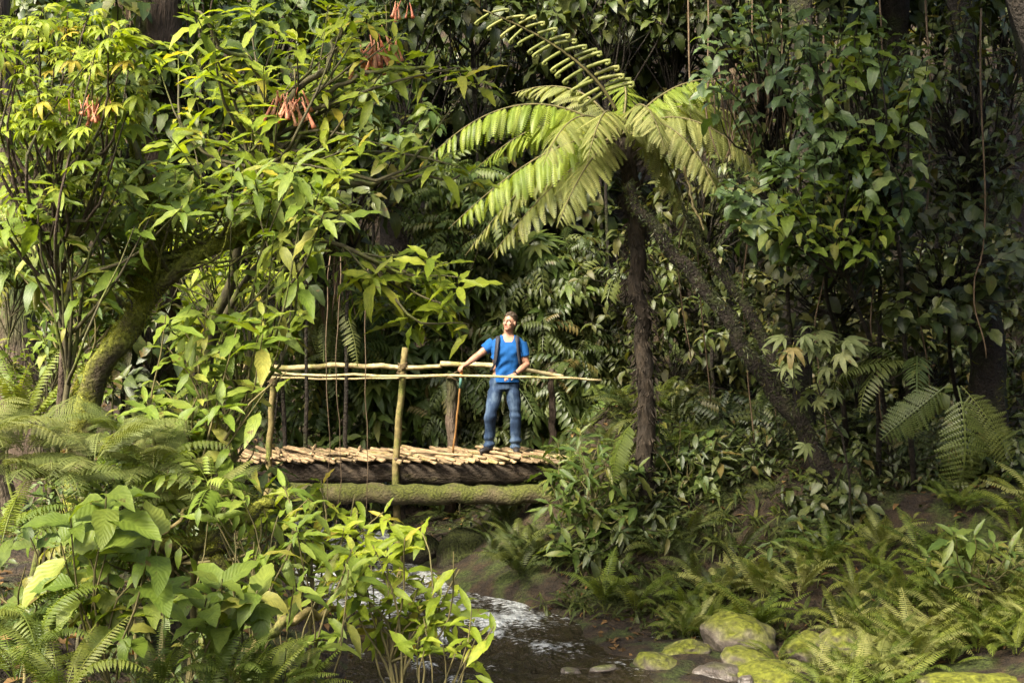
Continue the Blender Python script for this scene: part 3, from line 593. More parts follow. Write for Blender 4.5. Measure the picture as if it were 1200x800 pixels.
# arms
def arm(b, s, e, w, grow=0.0, t1=1.0):
    p = np.vstack([smooth_path([s, s + (e - s) * .5, e], 7), smooth_path([e, e + (w - e) * .5, w], 8)[1:]]); r = np.interp(np.linspace(0, 1, len(p)), [0, .12, .3, .47, .56, .66, .85, 1], [.058, .055, .049, .041, .043, .044, .032, .027]) + grow
    n = max(3, int(len(p) * t1)); b.tube(p[:n], r[:n], 12)
arm(b, SR, ER, WR); arm(b, SL, EL, WL)
def hand(b, w, fwd, side, nrmv, curl, thumb_side=1):
    """palm, four fingers of different lengths curled round what they hold, a thumb off the side of the palm"""
    fwd, side, nv = nrm(fwd), nrm(side), nrm(nrmv); R = np.stack([fwd, side, nv], 1)
    ell(b, w + fwd * .045, (.055, .042, .017), R, 14); b.tube([w - fwd * .02, w + fwd * .03], [.027, .026], 10)
    for i, (o, L) in enumerate(((-.031, .070), (-.0105, .080), (.0105, .075), (.031, .058))):
        p = w + fwd * (.088 - abs(o) * .25) + side * o; pts = [p - fwd * .03, p]; d = 0.0
        for sgl in (.45, .32, .25):
            d += curl; pts.append(pts[-1] + (fwd * math.cos(d) - nv * math.sin(d)) * L * sgl)
        b.tube(pts, [.0095, .0098, .0092, .0086, .0072], 8)
    q_ = w + fwd * .03 + side * (-.034) * thumb_side; pts = [q_ + side * .012 * thumb_side, q_, q_ + (fwd * .6 - side * .7 * thumb_side - nv * .35) * .036, q_ + (fwd * 1.15 - side * .75 * thumb_side - nv * .9) * .05]
    b.tube(pts, [.013, .0125, .0105, .009], 8)
hand(b, WR, (-.55, -.62, -.22), (.62, -.72, .1), (-.2, -.2, 1), .62, 1)
hand(b, WL, (-.75, -.45, -.12), (.5, -.85, 0), (-.05, -.1, 1), .5, -1)
# head: skull, jaw, brow, nose, ears
ell(b, hp(0, .018, .025), (.073, .092, .098), HR, 20); ell(b, hp(0, -.018, -.045), (.058, .068, .07), HR, 16); ell(b, hp(0, -.055, -.085), (.033, .03, .026), HR, 12)
b.tube([hp(0, .02, -.05), HC * .4 + np.array([.06, .012, 1.47]) * .6, np.array([.06, .014, 1.44])], [.054, .055, .062], 12)
b.tube([hp(-.05, -.066, .018), hp(-.02, -.08, .022), hp(.02, -.08, .022), hp(.05, -.066, .018)], [.009, .012, .012, .009], 8)
b.tube([hp(0, -.078, .012), hp(0, -.098, -.02), hp(0, -.104, -.036)], [.007, .011, .013], 8); ell(b, hp(0, -.084, -.036), (.02, .014, .01), HR, 8)
for s in (-1, 1):
    ell(b, hp(s * .076, .012, -.008), (.008, .019, .031), HR, 10); ell(b, hp(s * .042, -.058, -.02), (.022, .016, .018), HR, 8)
person = thing("person", "man in blue t-shirt and jeans standing on the footbridge with one hand on the rail", "person", MAN)
body = link("body", remesh(b, .0048, "body", M_skin, 3), person)
# lips, eyes, eyebrows, hair
M_lip = plain_mat("lip", (.36, .13, .10), .5); M_eye = plain_mat("eye_white", (.6, .58, .55), .2, var=.05); M_iris = plain_mat("iris", (.04, .035, .03), .2); M_brow = plain_mat("brow", (.10, .065, .035), .8)
h = MB(); h.tube([hp(-.024, -.077, -.062), hp(-.008, -.086, -.058), hp(.008, -.086, -.058), hp(.024, -.077, -.062)], [.003, .0055, .0055, .003], 6); h.tube([hp(-.02, -.078, -.067), hp(0, -.085, -.070), hp(.02, -.078, -.067)], [.003, .006, .003], 6); link("mouth", h.mesh("mouth", M_lip), person)
for s in (-1, 1):
    h = MB(); ell(h, hp(s * .031, -.068, .002), (.014, .011, .008), HR, 10); e = link("eye", h.mesh("eye", M_eye), person)
    h = MB(); ell(h, hp(s * .030, -.076, .003), (.006, .005, .0065), HR, 8); link("iris", h.mesh("iris", M_iris), e)
    h = MB(); h.tube([hp(s * .012, -.090, .022), hp(s * .03, -.087, .030), hp(s * .052, -.072, .024)], [.004, .0055, .003], 6); link("eyebrow", h.mesh("eyebrow", M_brow), person)
rg = newrng(); h = MB(); ell(h, hp(0, .032, .052), (.081, .092, .090), HR, 20); ell(h, hp(0, .075, -.01), (.062, .042, .06), HR, 14)
for s in (-1, 1): ell(h, hp(s * .068, .025, .02), (.013, .036, .04), HR, 10)
for k in range(150):
    a_, z_ = rg.uniform(-math.pi, 0) if k % 3 else rg.uniform(0, math.pi), rg.uniform(.2, 1.0); rr_ = math.sqrt(1 - min(.99, z_ * z_)); p0 = np.array([.074 * rr_ * math.cos(a_), .03 + .084 * rr_ * math.sin(a_), .047 + .084 * z_])
    h.tube([hp(*p0), hp(*(p0 + np.array([rg.normal(0, .008), -.012 + rg.normal(0, .006), .018])))], [.007, .003], 5)
hair = remesh(h, .006, "hair", M_hair, 1); link("hair", hair, person)
# t-shirt: torso and sleeves, cut open at the neck and the hem
h = MB(); loft(h, [(x, y, z, w + .013 + (.01 if z < 1.05 else 0), d + .014 + (.012 if z < 1.05 else 0)) for x, y, z, w, d in [(.012, 0, .86, .17, .118)] + torso[1:10]])
arm(h, SR, ER, WR, .019, .36); arm(h, SL, EL, WL, .019, .40)
def shirt_fold(c):
    x, y, z = c[:, 0], c[:, 1], c[:, 2]
    return .013 * np.sin(34 * (z + .55 * np.abs(x - .03)) + 3 * vnoise(x * 9, z * 6, 3)) * sstep(1.36, 1.2, z) * (.4 + .6 * vnoise(x * 7, z * 8, 4)) + .009 * vnoise(x * 14 + y * 5, z * 17, 8)
shirt = remesh(h, .0085, "t_shirt", M_shirt, 3, shirt_fold)
NK = np.array([.06, .0, 1.47])
cut(shirt, lambda c: c.z > .885 and not (c.z > 1.385 and ((c.x - .062) / .066) ** 2 + ((c.z - 1.47) / .095) ** 2 < 1 and c.y < .06) and not (c.z > 1.455 and (c.x - .06) ** 2 + (c.y - .01) ** 2 < .085 ** 2)
    and (np.dot(np.array(c) - SR, nrm(ER - SR)) < .155 or c.x > -.1) and (np.dot(np.array(c) - SL, nrm(EL - SL)) < .185 or c.x < .205 or c.z < 1.1))
link("t_shirt", shirt, person)
# jeans
h = MB(); loft(h, [(.01, 0, .80, .172, .12), (.01, 0, .88, .176, .124), (.012, 0, .96, .165, .118)])
for pts in ([(-.075, 0, .87), (-.118, -.05, .66), (-.165, -.11, .48), (-.170, -.03, .26), (-.178, .0, .06)], [(.105, 0, .87), (.128, -.015, .66), (.150, -.03, .47), (.155, -.005, .26), (.152, .01, .055)]):
    h.tube(smooth_path(pts, 15), np.interp(np.linspace(0, 1, 15), [0, .15, .45, .7, 1], [.102, .098, .075, .067, .071]), 14)
def jean_fold(c):
    x, y, z = c[:, 0], c[:, 1], c[:, 2]
    return .011 * vnoise(x * 9, z * 11, 12) + .011 * np.sin(46 * z + 6 * np.abs(x) + 4 * vnoise(x * 6, z * 5, 14)) * (np.exp(-((z - .14) / .11) ** 2) + .5 * np.exp(-((z - .48) / .09) ** 2) + .5 * np.exp(-((z - .8) / .07) ** 2))
jn = remesh(h, .009, "jeans", M_jeans, 3, jean_fold); link("jeans", jn, person)
# shoes
for (ax, ay, az), d in (((-.178, 0, .05), (-.55, -.8, 0)), ((.152, .01, .05), (.06, -1, 0))):
    d = nrm(d); h = MB(); a_ = np.array([ax, ay, 0.0]); R = np.stack([d, np.cross([0, 0, 1.0], d), [0, 0, 1.0]], 1)
    ell(h, a_ + d * .0 + (0, 0, .055), (.055, .042, .05), R); ell(h, a_ + d * .07 + (0, 0, .042), (.09, .046, .04), R); ell(h, a_ + d * .135 + (0, 0, .036), (.055, .045, .032), R); h.tube([a_ + (0, 0, .05), a_ + (0, 0, .11)], [.05, .045], 10)
    v_, f_, _u = tube_geo([a_ - d * .055 + (0, 0, .012), a_ + d * .06 + (0, 0, .012), a_ + d * .185 + (0, 0, .014)], [.04, .046, .036], 10, flat=.3); h.add(v_, f_)
    link("shoe", remesh(h, .008, "shoe", M_shoe, 2), person)
h = MB(); wv = nrm(WL - EL); wc = WL - wv * .02; u1 = nrm(np.cross(wv, [0, 0, 1])); u2 = np.cross(u1, wv)
h.tube([wc - wv * .012, wc + wv * .012], [.033, .033], 14); wt = link("watch", h.mesh("watch", M_strap), person)
h = MB(); h.tube([wc + u2 * .030, wc + u2 * .042], [.02, .018], 12); link("dial", h.mesh("dial", M_shoe), wt)
# backpack
bp = thing("backpack", "dark backpack worn by the man in the blue t-shirt", "backpack", MAN)
h = MB(); loft(h, [(.03, .185, 1.0, .13, .06), (.035, .195, 1.1, .14, .075), (.04, .195, 1.25, .135, .075), (.045, .185, 1.36, .11, .06), (.045, .18, 1.40, .07, .04)]); pk = remesh(h, .012, "pack", M_strap, 3); link("pack", pk, bp)
for s, cx in ((-1, -.065), (1, .165)):
    h = MB(); p = smooth_path([(cx + s * .0, .16, 1.36), (cx, .05, 1.452 - .012), (cx + s * .004, -.075, 1.425), (cx + s * .012, -.137, 1.33), (cx + s * .026, -.14, 1.2), (cx + s * .05, -.118, 1.09), (cx + s * .09, .0, 1.03), (cx + s * .06, .14, 1.02)], 30)
    v_, f_ = [], []
    for i, a_ in enumerate(p):
        t_ = nrm(np.gradient(p, axis=0)[i]); out_ = nrm(np.array([a_[0] - .04, a_[1], 0]) + np.array([0, 0, .6 if a_[2] > 1.38 else 0])); sd_ = nrm(np.cross(t_, out_)); w_ = .026 if 2 < i < 20 else .014
        v_ += [a_ - sd_ * w_, a_ + sd_ * w_, a_ + sd_ * w_ + out_ * .012, a_ - sd_ * w_ + out_ * .012]
    for i in range(len(p) - 1):
        for j in range(4): f_.append([i * 4 + j, i * 4 + (j + 1) % 4, (i + 1) * 4 + (j + 1) % 4, (i + 1) * 4 + j])
    h.add(v_, f_); link("strap", h.mesh("strap", M_strap), bp)
# walking stick
M_cane = noise_mat("walking_stick_wood", [(.3, (.13, .062, .018)), (.7, (.25, .13, .04))], scale=12, bump=.3, bdist=.006)
M_grip = plain_mat("stick_band_green", (.05, .13, .11), .6); M_orange = plain_mat("stick_band_orange", (.62, .2, .03), .6)
top = MAN + WR + nrm(np.array([-.55, -.62, -.22])) * .075 + np.array([0, 0, -.03]); bot = at(531, 533, 16.95); bot[2] = DECK - .005
st = thing("walking_stick", "thin orange-brown walking stick under the man's hand with a green band", "walking stick", bot)
h = MB(); h.tube(smooth_path([bot, bot + (top - bot) * .5 + (.006, 0, 0), top + (top - bot) * .03], 14, .003, newrng()), .0135, 8, .08, newrng()); link("shaft", h.mesh("shaft", M_cane, bot), st)
for a_, e_, m_, nme in ((.78, .90, M_grip, "band"), (.90, .985, M_orange, "grip")):
    h = MB(); h.tube([bot + (top - bot) * a_ + (.004, 0, 0), bot + (top - bot) * e_ + (.002, 0, 0)], .0175, 8); link(nme, h.mesh(nme, m_, bot), st)

# ---- boulders and stones in and beside the stream
ROCKS = []
for (lab, px, py, d, sx, sy, sz, m) in (
        ("yellow-green mossy boulder standing alone in the water", 776, 778, 12.75, .25, .24, .12, M_rock), ("flat mossy boulder behind the lone one in the water", 800, 760, 13.2, .27, .26, .10, M_rock),
        ("large round boulder thick with moss among the ferns", 868, 742, 13.3, .34, .33, .26, M_rock), ("low mossy stone in front of the large round boulder", 880, 770, 12.8, .26, .24, .11, M_rock),
        ("brown bare stone at the water's edge", 842, 790, 12.4, .24, .22, .12, M_rockbare), ("rounded stone with a thin cap of moss at the water's edge", 900, 788, 12.35, .30, .26, .13, M_rock),
        ("square mossy stone under the arching fern", 945, 757, 13.0, .22, .24, .17, M_rock), ("wide mossy stone beside the brown dead leaves", 990, 750, 13.0, .28, .26, .14, M_rock),
        ("broad flat boulder capped with yellow moss below the ferns", 1150, 806, 11.8, .62, .4, .17, M_rock), ("grey wet stone breaking the surface", 708, 783, 12.7, .15, .13, .05, M_rockbare), ("pale small stone in the shallow water", 668, 786, 12.6, .09, .09, .04, M_rockbare),
        ("dark wet rock at the head of the ripples", 565, 722, 14.9, .40, .3, .10, M_rockbare), ("flat rock below the bank under the bridge", 600, 708, 15.6, .45, .4, .10, M_rockbare), ("low dark stone at the shaded water's edge", 672, 738, 14.3, .2, .2, .07, M_rockbare),
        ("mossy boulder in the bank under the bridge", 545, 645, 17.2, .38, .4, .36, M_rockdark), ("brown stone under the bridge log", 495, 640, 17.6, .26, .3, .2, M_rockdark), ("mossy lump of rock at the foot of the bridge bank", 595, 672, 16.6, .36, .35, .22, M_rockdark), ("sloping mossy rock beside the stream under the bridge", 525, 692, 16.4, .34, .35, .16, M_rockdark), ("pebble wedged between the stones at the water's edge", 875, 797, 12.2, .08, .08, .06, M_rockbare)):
    rock("boulder" if sx > .2 else "stone", lab, px, py, d, sx, sy, sz, m); ROCKS.append((at(px, py, d)[0], d, sx))

def clear_of_rocks(x, y):
    x = np.asarray(x, float); y = np.asarray(y, float); ok = np.ones(x.shape, bool)
    for rx, ry, r in ROCKS: ok &= ~((np.abs(x - rx * y / ry) < r * .95) & (y > ry - .75) & (y < ry + r))
    return ok

# ================================================================== PLANTS
def ground_at(px, py, d, dz=0.0):
    p = at(px, py, d); return np.array([p[0], d, gz(p[0], d) + dz])
def trunk_part(root, pts, r, mat, name="trunk", k=10, rough=.12, n=24, wob=.02):
    b = MB(); p = smooth_path(pts, n, wob, newrng()); b.tube(p, np.interp(np.linspace(0, 1, n), np.linspace(0, 1, len(r)), r), k, rough, newrng()); link(name, b.mesh(name, mat, np.array(root.location)), root); return p
def moss_on(root, path, r, n, rng, size=(.03, .07), name="moss", mat=None):
    """short mossy hair standing off and hanging from a limb"""
    path = np.asarray(path); i = rng.integers(0, len(path) - 1, n); u = rng.random((n, 1)); p = path[i] * (1 - u) + path[i + 1] * u
    T = nrm(path[i + 1] - path[i]); v = rng.normal(0, 1, (n, 3)); v[:, 2] += .3; v = nrm(v - T * (v * T).sum(1, keepdims=True)); rr = np.interp((i + u[:, 0]) / (len(path) - 1), np.linspace(0, 1, len(r)), r)
    p = p + v * rr[:, None] * .92; d = v + rng.normal(0, .4, (n, 3)) + np.array([0, 0, -.35]); s = rng.uniform(size[0], size[1], n)
    Mt = frames(p, d, rng.normal(0, 1, (n, 3)), s); Mt[:, :3, 3] -= np.array(root.location)
    o = link(name, combine(name, BLADE, rng.integers(0, 2, n), Mt, rng, mat or M_moss), root); o["kind"] = "stuff"
def bush(name, label, cat, base, tips, kind, mat, lr, n=7, er=(-.5, .4), group=None, K=90, trunk_r=.04, bark=None, spread=.15, axis_up=.7, low=.0):
    """like shrub, for plants farther off: the thin branches are one part"""
    rng = newrng(); bark = bark or M_barkdark; base = np.array(base, float); tips = np.asarray(tips, float); root = thing(name, label, cat, base, group)
    cen = tips.mean(0); top = base * .15 + cen * .85; tp = smooth_path([base - (0, 0, .2), base + (top - base) * .5 + rng.normal(0, .1, 3), top], 12, .03, rng)
    b = MB(); b.tube(tp, np.linspace(trunk_r, trunk_r * .45, 12), 7, .12, rng); link("trunk", b.mesh("trunk", bark, base), root); b = MB()
    axes = []
    for t in tips:
        s = tp[min(11, max(3, np.argmin(np.linalg.norm(tp - t, axis=1)) - int(rng.integers(0, 3))))]; L = np.linalg.norm(t - s)
        pth = smooth_path([s, s + (t - s) * .55 + rng.normal(0, .1 * L, 3), t], 6, .01, rng); b.tube(pth, np.linspace(min(trunk_r * .5, .007 + .006 * L), .004, 6), 4, 0, None, False)
        axes.append(nrm(nrm(t - pth[-3]) * (1 - axis_up) + np.array([-.05, -.35, axis_up]) + rng.normal(0, .2, 3)))
    o = link("branch", b.mesh("branch", bark, base), root); o["kind"] = "stuff"
    put_leaves(root, kind, mat, rosettes(tips, np.array(axes), n, lr, er, rng, spread), rng, K); return root
def fern(label, base, L, n, kind, mat, group=None, name="fern", el=(.35, 1.0), az=None, rng=None):
    rng = newrng(); base = np.array(base, float); root = thing(name, label, "fern", base, group); a = rng.random() * 6.28 + np.arange(n) * 2.4 + rng.normal(0, .2, n)
    if az is not None: a = rng.uniform(az[0], az[1], n)
    e = rng.uniform(el[0], el[1], n); d = np.stack([np.cos(a) * np.cos(e), np.sin(a) * np.cos(e), np.sin(e)], 1)
    Mt = frames(np.tile(base, (n, 1)) + d * .03, d, np.tile([0, 0, 1.0], (n, 1)), L * rng.uniform(.75, 1.1, n)); put_leaves(root, kind, mat, Mt, rng, 300, "frond"); return root

# ---- tall trees, with unseen crowns placed overhead to shade the place
def canopy_tree(label, x, y, r, zc, rad, nt, mat='dark', lean=(0, 0), group=None, bark=None, mossy=0, ls=(.38, .6)):
    rng = newrng(); base = np.array([x, y, gz(x, y)]); root = thing("rainforest_tree", label, "tree", base, group)
    top = np.array([x + lean[0], y + lean[1], zc]); tp = trunk_part(root, [base - (0, 0, .3), base + (top - base) * .3 + rng.normal(0, .08, 3), base + (top - base) * .65 + rng.normal(0, .12, 3), top], [r * 1.5, r * 1.02, r * .9, r * .6], bark or M_bark, n=30, k=12)
    if mossy: moss_on(root, tp[2:20], [r * 1.2, r * .9], mossy, rng, (.05, .14))
    tips = rng.normal(0, 1, (nt, 3)); tips = top + nrm(tips) * (rng.random((nt, 1)) ** .4) * np.array(rad); b = MB()
    for t in tips[::4]:
        s = tp[int(rng.integers(22, 30))]; b.tube(smooth_path([s, s + (t - s) * .5 + rng.normal(0, .15, 3), t], 6), np.linspace(r * .3, .02, 6), 5, 0, None, False)
    link("limb", b.mesh("limb", bark or M_bark, base), root)["kind"] = "stuff"
    put_leaves(root, 'small', mat, rosettes(tips, nrm(rng.normal(0, .3, (nt, 3)) + (0, 0, 1)), 7, ls, (-.3, .4), rng, .3), rng, 0, stuffname="crown"); return root
G_can = "tall trees with unseen crowns placed over the stream for shade"
p = at(40, 300, 14.2); canopy_tree("thick dark trunk of a tall tree beside the pale trunk, crown out of sight", p[0], 14.2, .21, 11.5, (2.0, 2.0, 1.2), 40, lean=(-1.5, 1.5))
p = at(170, 30, 18.5); canopy_tree("brown tall trunk hung with roots behind the flowering shrub", p[0], 18.5, .3, 12, (2.2, 2.2, 1.3), 60, lean=(.6, -2))
p = at(2, 370, 12.6); canopy_tree("pale grey-brown trunk standing among ferns beside the dark trunk", p[0] - .03, 12.6, .17, 11.5, (1.8, 1.8, 1.2), 30, lean=(-2.0, .5), bark=noise_mat("bark_pale", [(.3, (.06, .045, .03)), (.7, (.18, .14, .095))], scale=6, stretch=(1, 1, .3), bump=.8, bdist=.04, moss=(.1, .12, .03), moss_lo=.55, moss_hi=.7))
for i, (px, d, r, zc, rad, lean, lab) in enumerate((
        (930, 17.6, .17, 10.8, (2.6, 2.6, 1.3), (.0, .4), "dark slender trunk rising beside the leaning mossy trunk"),
        (1165, 15.6, .16, 10.2, (2.5, 2.5, 1.3), (-.2, .6), "dark trunk among the climbing vines beside the big hanging fern frond"),
        (1060, 20.5, .24, 11.5, (3.0, 3.0, 1.5), (0, 0), "thick shaded trunk on the slope behind the narrow-leaved palm"),
        (840, 21.5, .2, 11.8, (2.8, 2.8, 1.4), (.2, 0), "dark trunk on the slope behind the tree fern"),
        (640, 22.5, .22, 12.3, (2.6, 2.4, 1.3), (.6, 0), "dark trunk on the slope behind the man"),
        (470, 23.5, .25, 12.8, (2.6, 2.4, 1.3), (0, 0), "dark trunk on the slope behind the tall bridge post"),
        (1600, 8.5, .25, 10.0, (3.7, 3.1, 1.0), (-3.1, 1.7), "unseen tree added beside the broad flat boulder, its crown shading the vines"),  # from here on, trees out of frame, added to shade the right side
        (1400, 12.5, .25, 10.4, (3.0, 2.8, 1.3), (-2.2, .4), "unseen tree added for shade on the fern bank beyond the flat mossy boulder"),
        (1330, 18.0, .25, 11.0, (3.0, 3.0, 1.4), (0, 0), "unseen tree added behind the vines to deepen the shade"))):
    p = at(px, 400, d); canopy_tree(lab, p[0], d, r, zc, rad, 190 if d < 10 else (60 if px in (640, 470, 840) else 130), lean=lean, mossy=300 if i < 2 else 0, bark=M_barkdark, ls=(.38, .6) if px in (640, 470, 840) else (.55, .85))

canopy_tree("unseen tree added on the near bank opposite the ferns, crown shading them", -3.6, 3.8, .2, 10.0, (2.0, 2.8, .9), 150, lean=(1.3, 3.6), ls=(.55, .85))  # added out of view so its crown shades ferns and stream
for x, y, zc, rad, lab in ((6.2, 4.5, 5.0, (2.2, 2.2, 3.6), "dense unseen tree added for shade by the water behind the flat boulder"), (8.0, 8.5, 5.5, (2.3, 2.3, 4.0), "dense unseen tree added for shade on the fern bank past the flat boulder"), (4.6, 1.0, 5.5, (2.0, 2.0, 3.6), "dense unseen tree added for shade at the bend of the stream"), (10.0, 12.5, 6.0, (2.6, 2.6, 4.2), "dense unseen tree added for shade on the fern bank past the vines"), (2.6, -3.0, 6.5, (2.3, 2.3, 3.5), "dense unseen tree added for shade down the stream"), (9.5, 3.0, 6.0, (2.4, 2.4, 4.0), "dense unseen tree added for shade up the bank from the stream bend")):
    canopy_tree(lab, x, y, .18, zc, rad, 200, bark=M_barkdark, ls=(.5, .8))  # dense trees out of view, added to block sky light on the right
# ---- the forest slope behind the bridge
MARKS = [(640, 55, "the curled young frond"), (735, 165, "the tree-fern crown"), (570, 150, "the longest yellow-green frond"), (480, 335, "the handrail spray"), (595, 375, "the man's head"), (590, 490, "the man's legs"), (468, 470, "the tall bridge post"), (318, 490, "the short bridge post"), (345, 135, "the orange flowers"), (40, 250, "the thick dark trunk"), (60, 75, "the fine-leaved tree"), (150, 400, "the mossy tree's trunk"), (170, 40, "the root-hung trunk"), (1005, 110, "the glossy hanging vine"), (960, 225, "the heart-leaved vine"), (1130, 120, "the dull dark vine"), (800, 310, "the leaning trunk's top"), (980, 580, "the leaning trunk's foot"), (890, 440, "the leaning trunk's middle"), (945, 402, "the pale rosettes"), (755, 420, "the tree-fern trunk"), (1130, 520, "the big hanging fern frond"), (1060, 470, "the narrow-leaved palm"), (690, 575, "the bridge-end shrub"), (540, 85, "the flowering shrub's far tips"), (890, 60, "the pale shining vine"), (385, 400, "the dull withered fern"), (290, 365, "the sunlit yellow-green shrub")]
_used = {}
def own_label(kind, cx, cy_):
    m = sorted(MARKS, key=lambda q_: (q_[0] - cx) ** 2 + (q_[1] - cy_) ** 2)
    for b_ in range(1, 6):
        l = f"{kind} behind {m[0][2]}, towards {m[b_][2]}"
        if l not in _used and len(l.split()) <= 16: _used[l] = 1; return l
    return f"{kind} behind {m[0][2]}"
def slope_row(spec):
    for (cx, cy_, rx, ry, d, n, kind, mat, lr, lab, grp, K, er) in spec:
        lab = own_label(lab, cx, cy_)
        tips = tips_px(cx, cy_, rx, ry, d, .7, int(n * 1.3)); b0 = ground_at(cx, min(cy_ + ry + 60, 560), d + .3); b0[2] = min(b0[2], tips[:, 2].min() - .3)
        bush("understory_tree" if cy_ < 260 else "understory_shrub", lab, "tree" if cy_ < 260 else "shrub", b0, tips, kind, mat, (lr[0] * 1.12, lr[1] * 1.12), 9, er, grp, K, .035 if cy_ < 260 else .016)
D1 = (-.7, .3)
gA = "dark broad-leaved trees on the slope behind the bridge"; lA = "dark broad-leaved tree"
gB = "small-leaved shrubs on the dark slope behind the leaning mossy trunk"; lB = "shaded small-leaved shrub"
gC = "feather-leaved plants on the slope behind the man"; lC = "feather-leaved slope plant"
gD = "leafy trees on the slope behind the flowering shrub"; lD = "mid-green leafy tree"
spec = []
for (cx, cy_) in ((430, 60), (520, 70), (600, 60), (480, 170), (570, 180), (660, 150), (630, 250), (700, 60), (770, 60)):
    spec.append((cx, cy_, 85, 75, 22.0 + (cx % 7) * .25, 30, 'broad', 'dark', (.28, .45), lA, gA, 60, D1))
for (cx, cy_, m) in ((40, 60, 'dark'), (130, 60, 'mid'), (230, 70, 'mid'), (330, 80, 'mid'), (60, 200, 'dark'), (170, 200, 'mid'), (280, 200, 'mid'), (380, 200, 'dark'), (420, 120, 'mid'), (70, 360, 'dark'), (180, 420, 'dark'), (330, 280, 'dark')):
    spec.append((cx, cy_, 85, 80, 17.5 + (cx % 5) * .4, 26, 'broad', m, (.25, .4), lD, gD, 60, D1))
for (cx, cy_, k) in ((430, 330, 'pinnate'), (520, 320, 'pinnate'), (600, 330, 'palmate'), (670, 330, 'pinnate'), (430, 430, 'pinnate'), (500, 440, 'palmate'), (560, 470, 'pinnate'), (640, 420, 'pinnate'), (700, 420, 'pinnate'), (380, 380, 'pinnate'), (660, 500, 'palmate'), (400, 500, 'lance'), (480, 505, 'lance'), (350, 490, 'lance'), (330, 420, 'lance'), (580, 510, 'lance')):
    spec.append((cx, cy_, 65, 55, 19.4 + (cx % 9) * .14, 20, k, 'mid' if (cx < 520 or k == 'palmate') else 'dark', (.4, .62) if k != 'lance' else (.28, .45), lC if k != 'lance' else "long-leaved green shrub", gC if k != 'lance' else "long-leaved shrubs behind the bridge deck", 70, D1))
for (cx, cy_) in ((740, 330), (810, 330), (880, 350), (950, 330), (1030, 350), (1110, 340), (1180, 330), (790, 430), (860, 450), (930, 450), (1010, 440), (1090, 440), (1170, 450), (720, 520), (800, 530), (870, 550), (950, 560), (1040, 550), (1120, 560), (1190, 560), (830, 220), (900, 200)):
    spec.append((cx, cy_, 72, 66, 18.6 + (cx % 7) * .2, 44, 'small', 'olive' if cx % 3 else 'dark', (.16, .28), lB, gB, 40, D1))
for i_, cx in enumerate(range(10, 1240, 78)):
    spec.append((cx, -12, 75, 45, 20.5 + (i_ % 3) * .8, 26, 'broad', 'dark' if cx > 420 else 'mid', (.28, .44), lA if cx > 420 else lD, gA if cx > 420 else gD, 30, D1))
slope_row(spec)

# ---- the tree fern
def pinna_mesh(): return [pinna_tpl(17, .23, .55), pinna_tpl(16, .22, .9), pinna_tpl(17, .21, .3)]
PIN = pinna_mesh(); PINM = [t.mesh("pinna", LM['treefern']) for t in PIN]; PINP = [t.mesh("pinna", LM['fernpale']) for t in PIN]
M_scale = noise_mat("tree_fern_trunk", [(.3, (.012, .009, .006)), (.55, (.03, .022, .014)), (.75, (.065, .048, .03))], scale=9, stretch=(1, 1, .5), bump=1, bdist=.05)
tfb = ground_at(757, 540, 15.6); apex = at(726, 162, 15.6)
tf = thing("tree_fern", "tall tree fern with long arching yellow-green fronds and a dark shaggy trunk", "tree fern", tfb); rng = newrng()
tp = trunk_part(tf, [tfb - (0, 0, .2), at(756, 470, 15.6), at(750, 350, 15.6), at(747, 240, 15.6), apex], [.12, .10, .088, .095, .105], M_scale, n=34, rough=.2)
m_ = 900; i_ = rng.integers(4, 33, m_); u_ = nrm(rng.normal(0, 1, (m_, 3)) * (1, 1, .2)); pp = tp[i_] + u_ * np.interp(i_, [0, 33], [.11, .12])[:, None]
o = link("frond_stub", combine("frond_stub", SMALL, rng.integers(0, 2, m_), (lambda Q: (Q.__setitem__((slice(None), slice(None, 3), 3), Q[:, :3, 3] - tfb), Q)[1])(frames(pp, u_ * .7 + np.array([0, 0, .8]) * np.where(i_ > 26, 1, -1)[:, None], rng.normal(0, 1, (m_, 3)), rng.uniform(.07, .17, m_), rng.uniform(.03, .06, m_))), rng, M_scale), tf); o["kind"] = "stuff"
FR = [((610, 92), (498, 190), -.5, 0, .44), ((650, 168), (526, 268), -.9, 0, .44), ((668, 205), (572, 304), -.6, 1, .42), ((690, 190), (652, 268), -1.3, 1, .38), ((672, 118), (636, 196), -1.4, 1, .40),
      ((800, 78), (905, 112), -.2, 0, .36), ((812, 112), (915, 228), -.8, 1, .44), ((790, 122), (850, 246), -1.2, 1, .40), ((655, 130), (560, 196), .8, 0, .36),
      ((780, 100), (870, 160), .9, 0, .36), ((700, 130), (600, 285), .5, 1, .38), ((780, 150), (812, 300), .4, 1, .36), ((830, 95), (935, 190), .3, 1, .40), ((800, 150), (880, 270), -.1, 1, .36), ((690, 100), (600, 110), .9, 1, .34), ((712, 108), (688, 190), -1.7, 1, .36), ((752, 100), (778, 172), -1.6, 1, .36), ((745, 100), (715, 95), 1.3, 0, .3), ((640, 190), (545, 300), .2, 1, .34)]
rach = LM['fern']
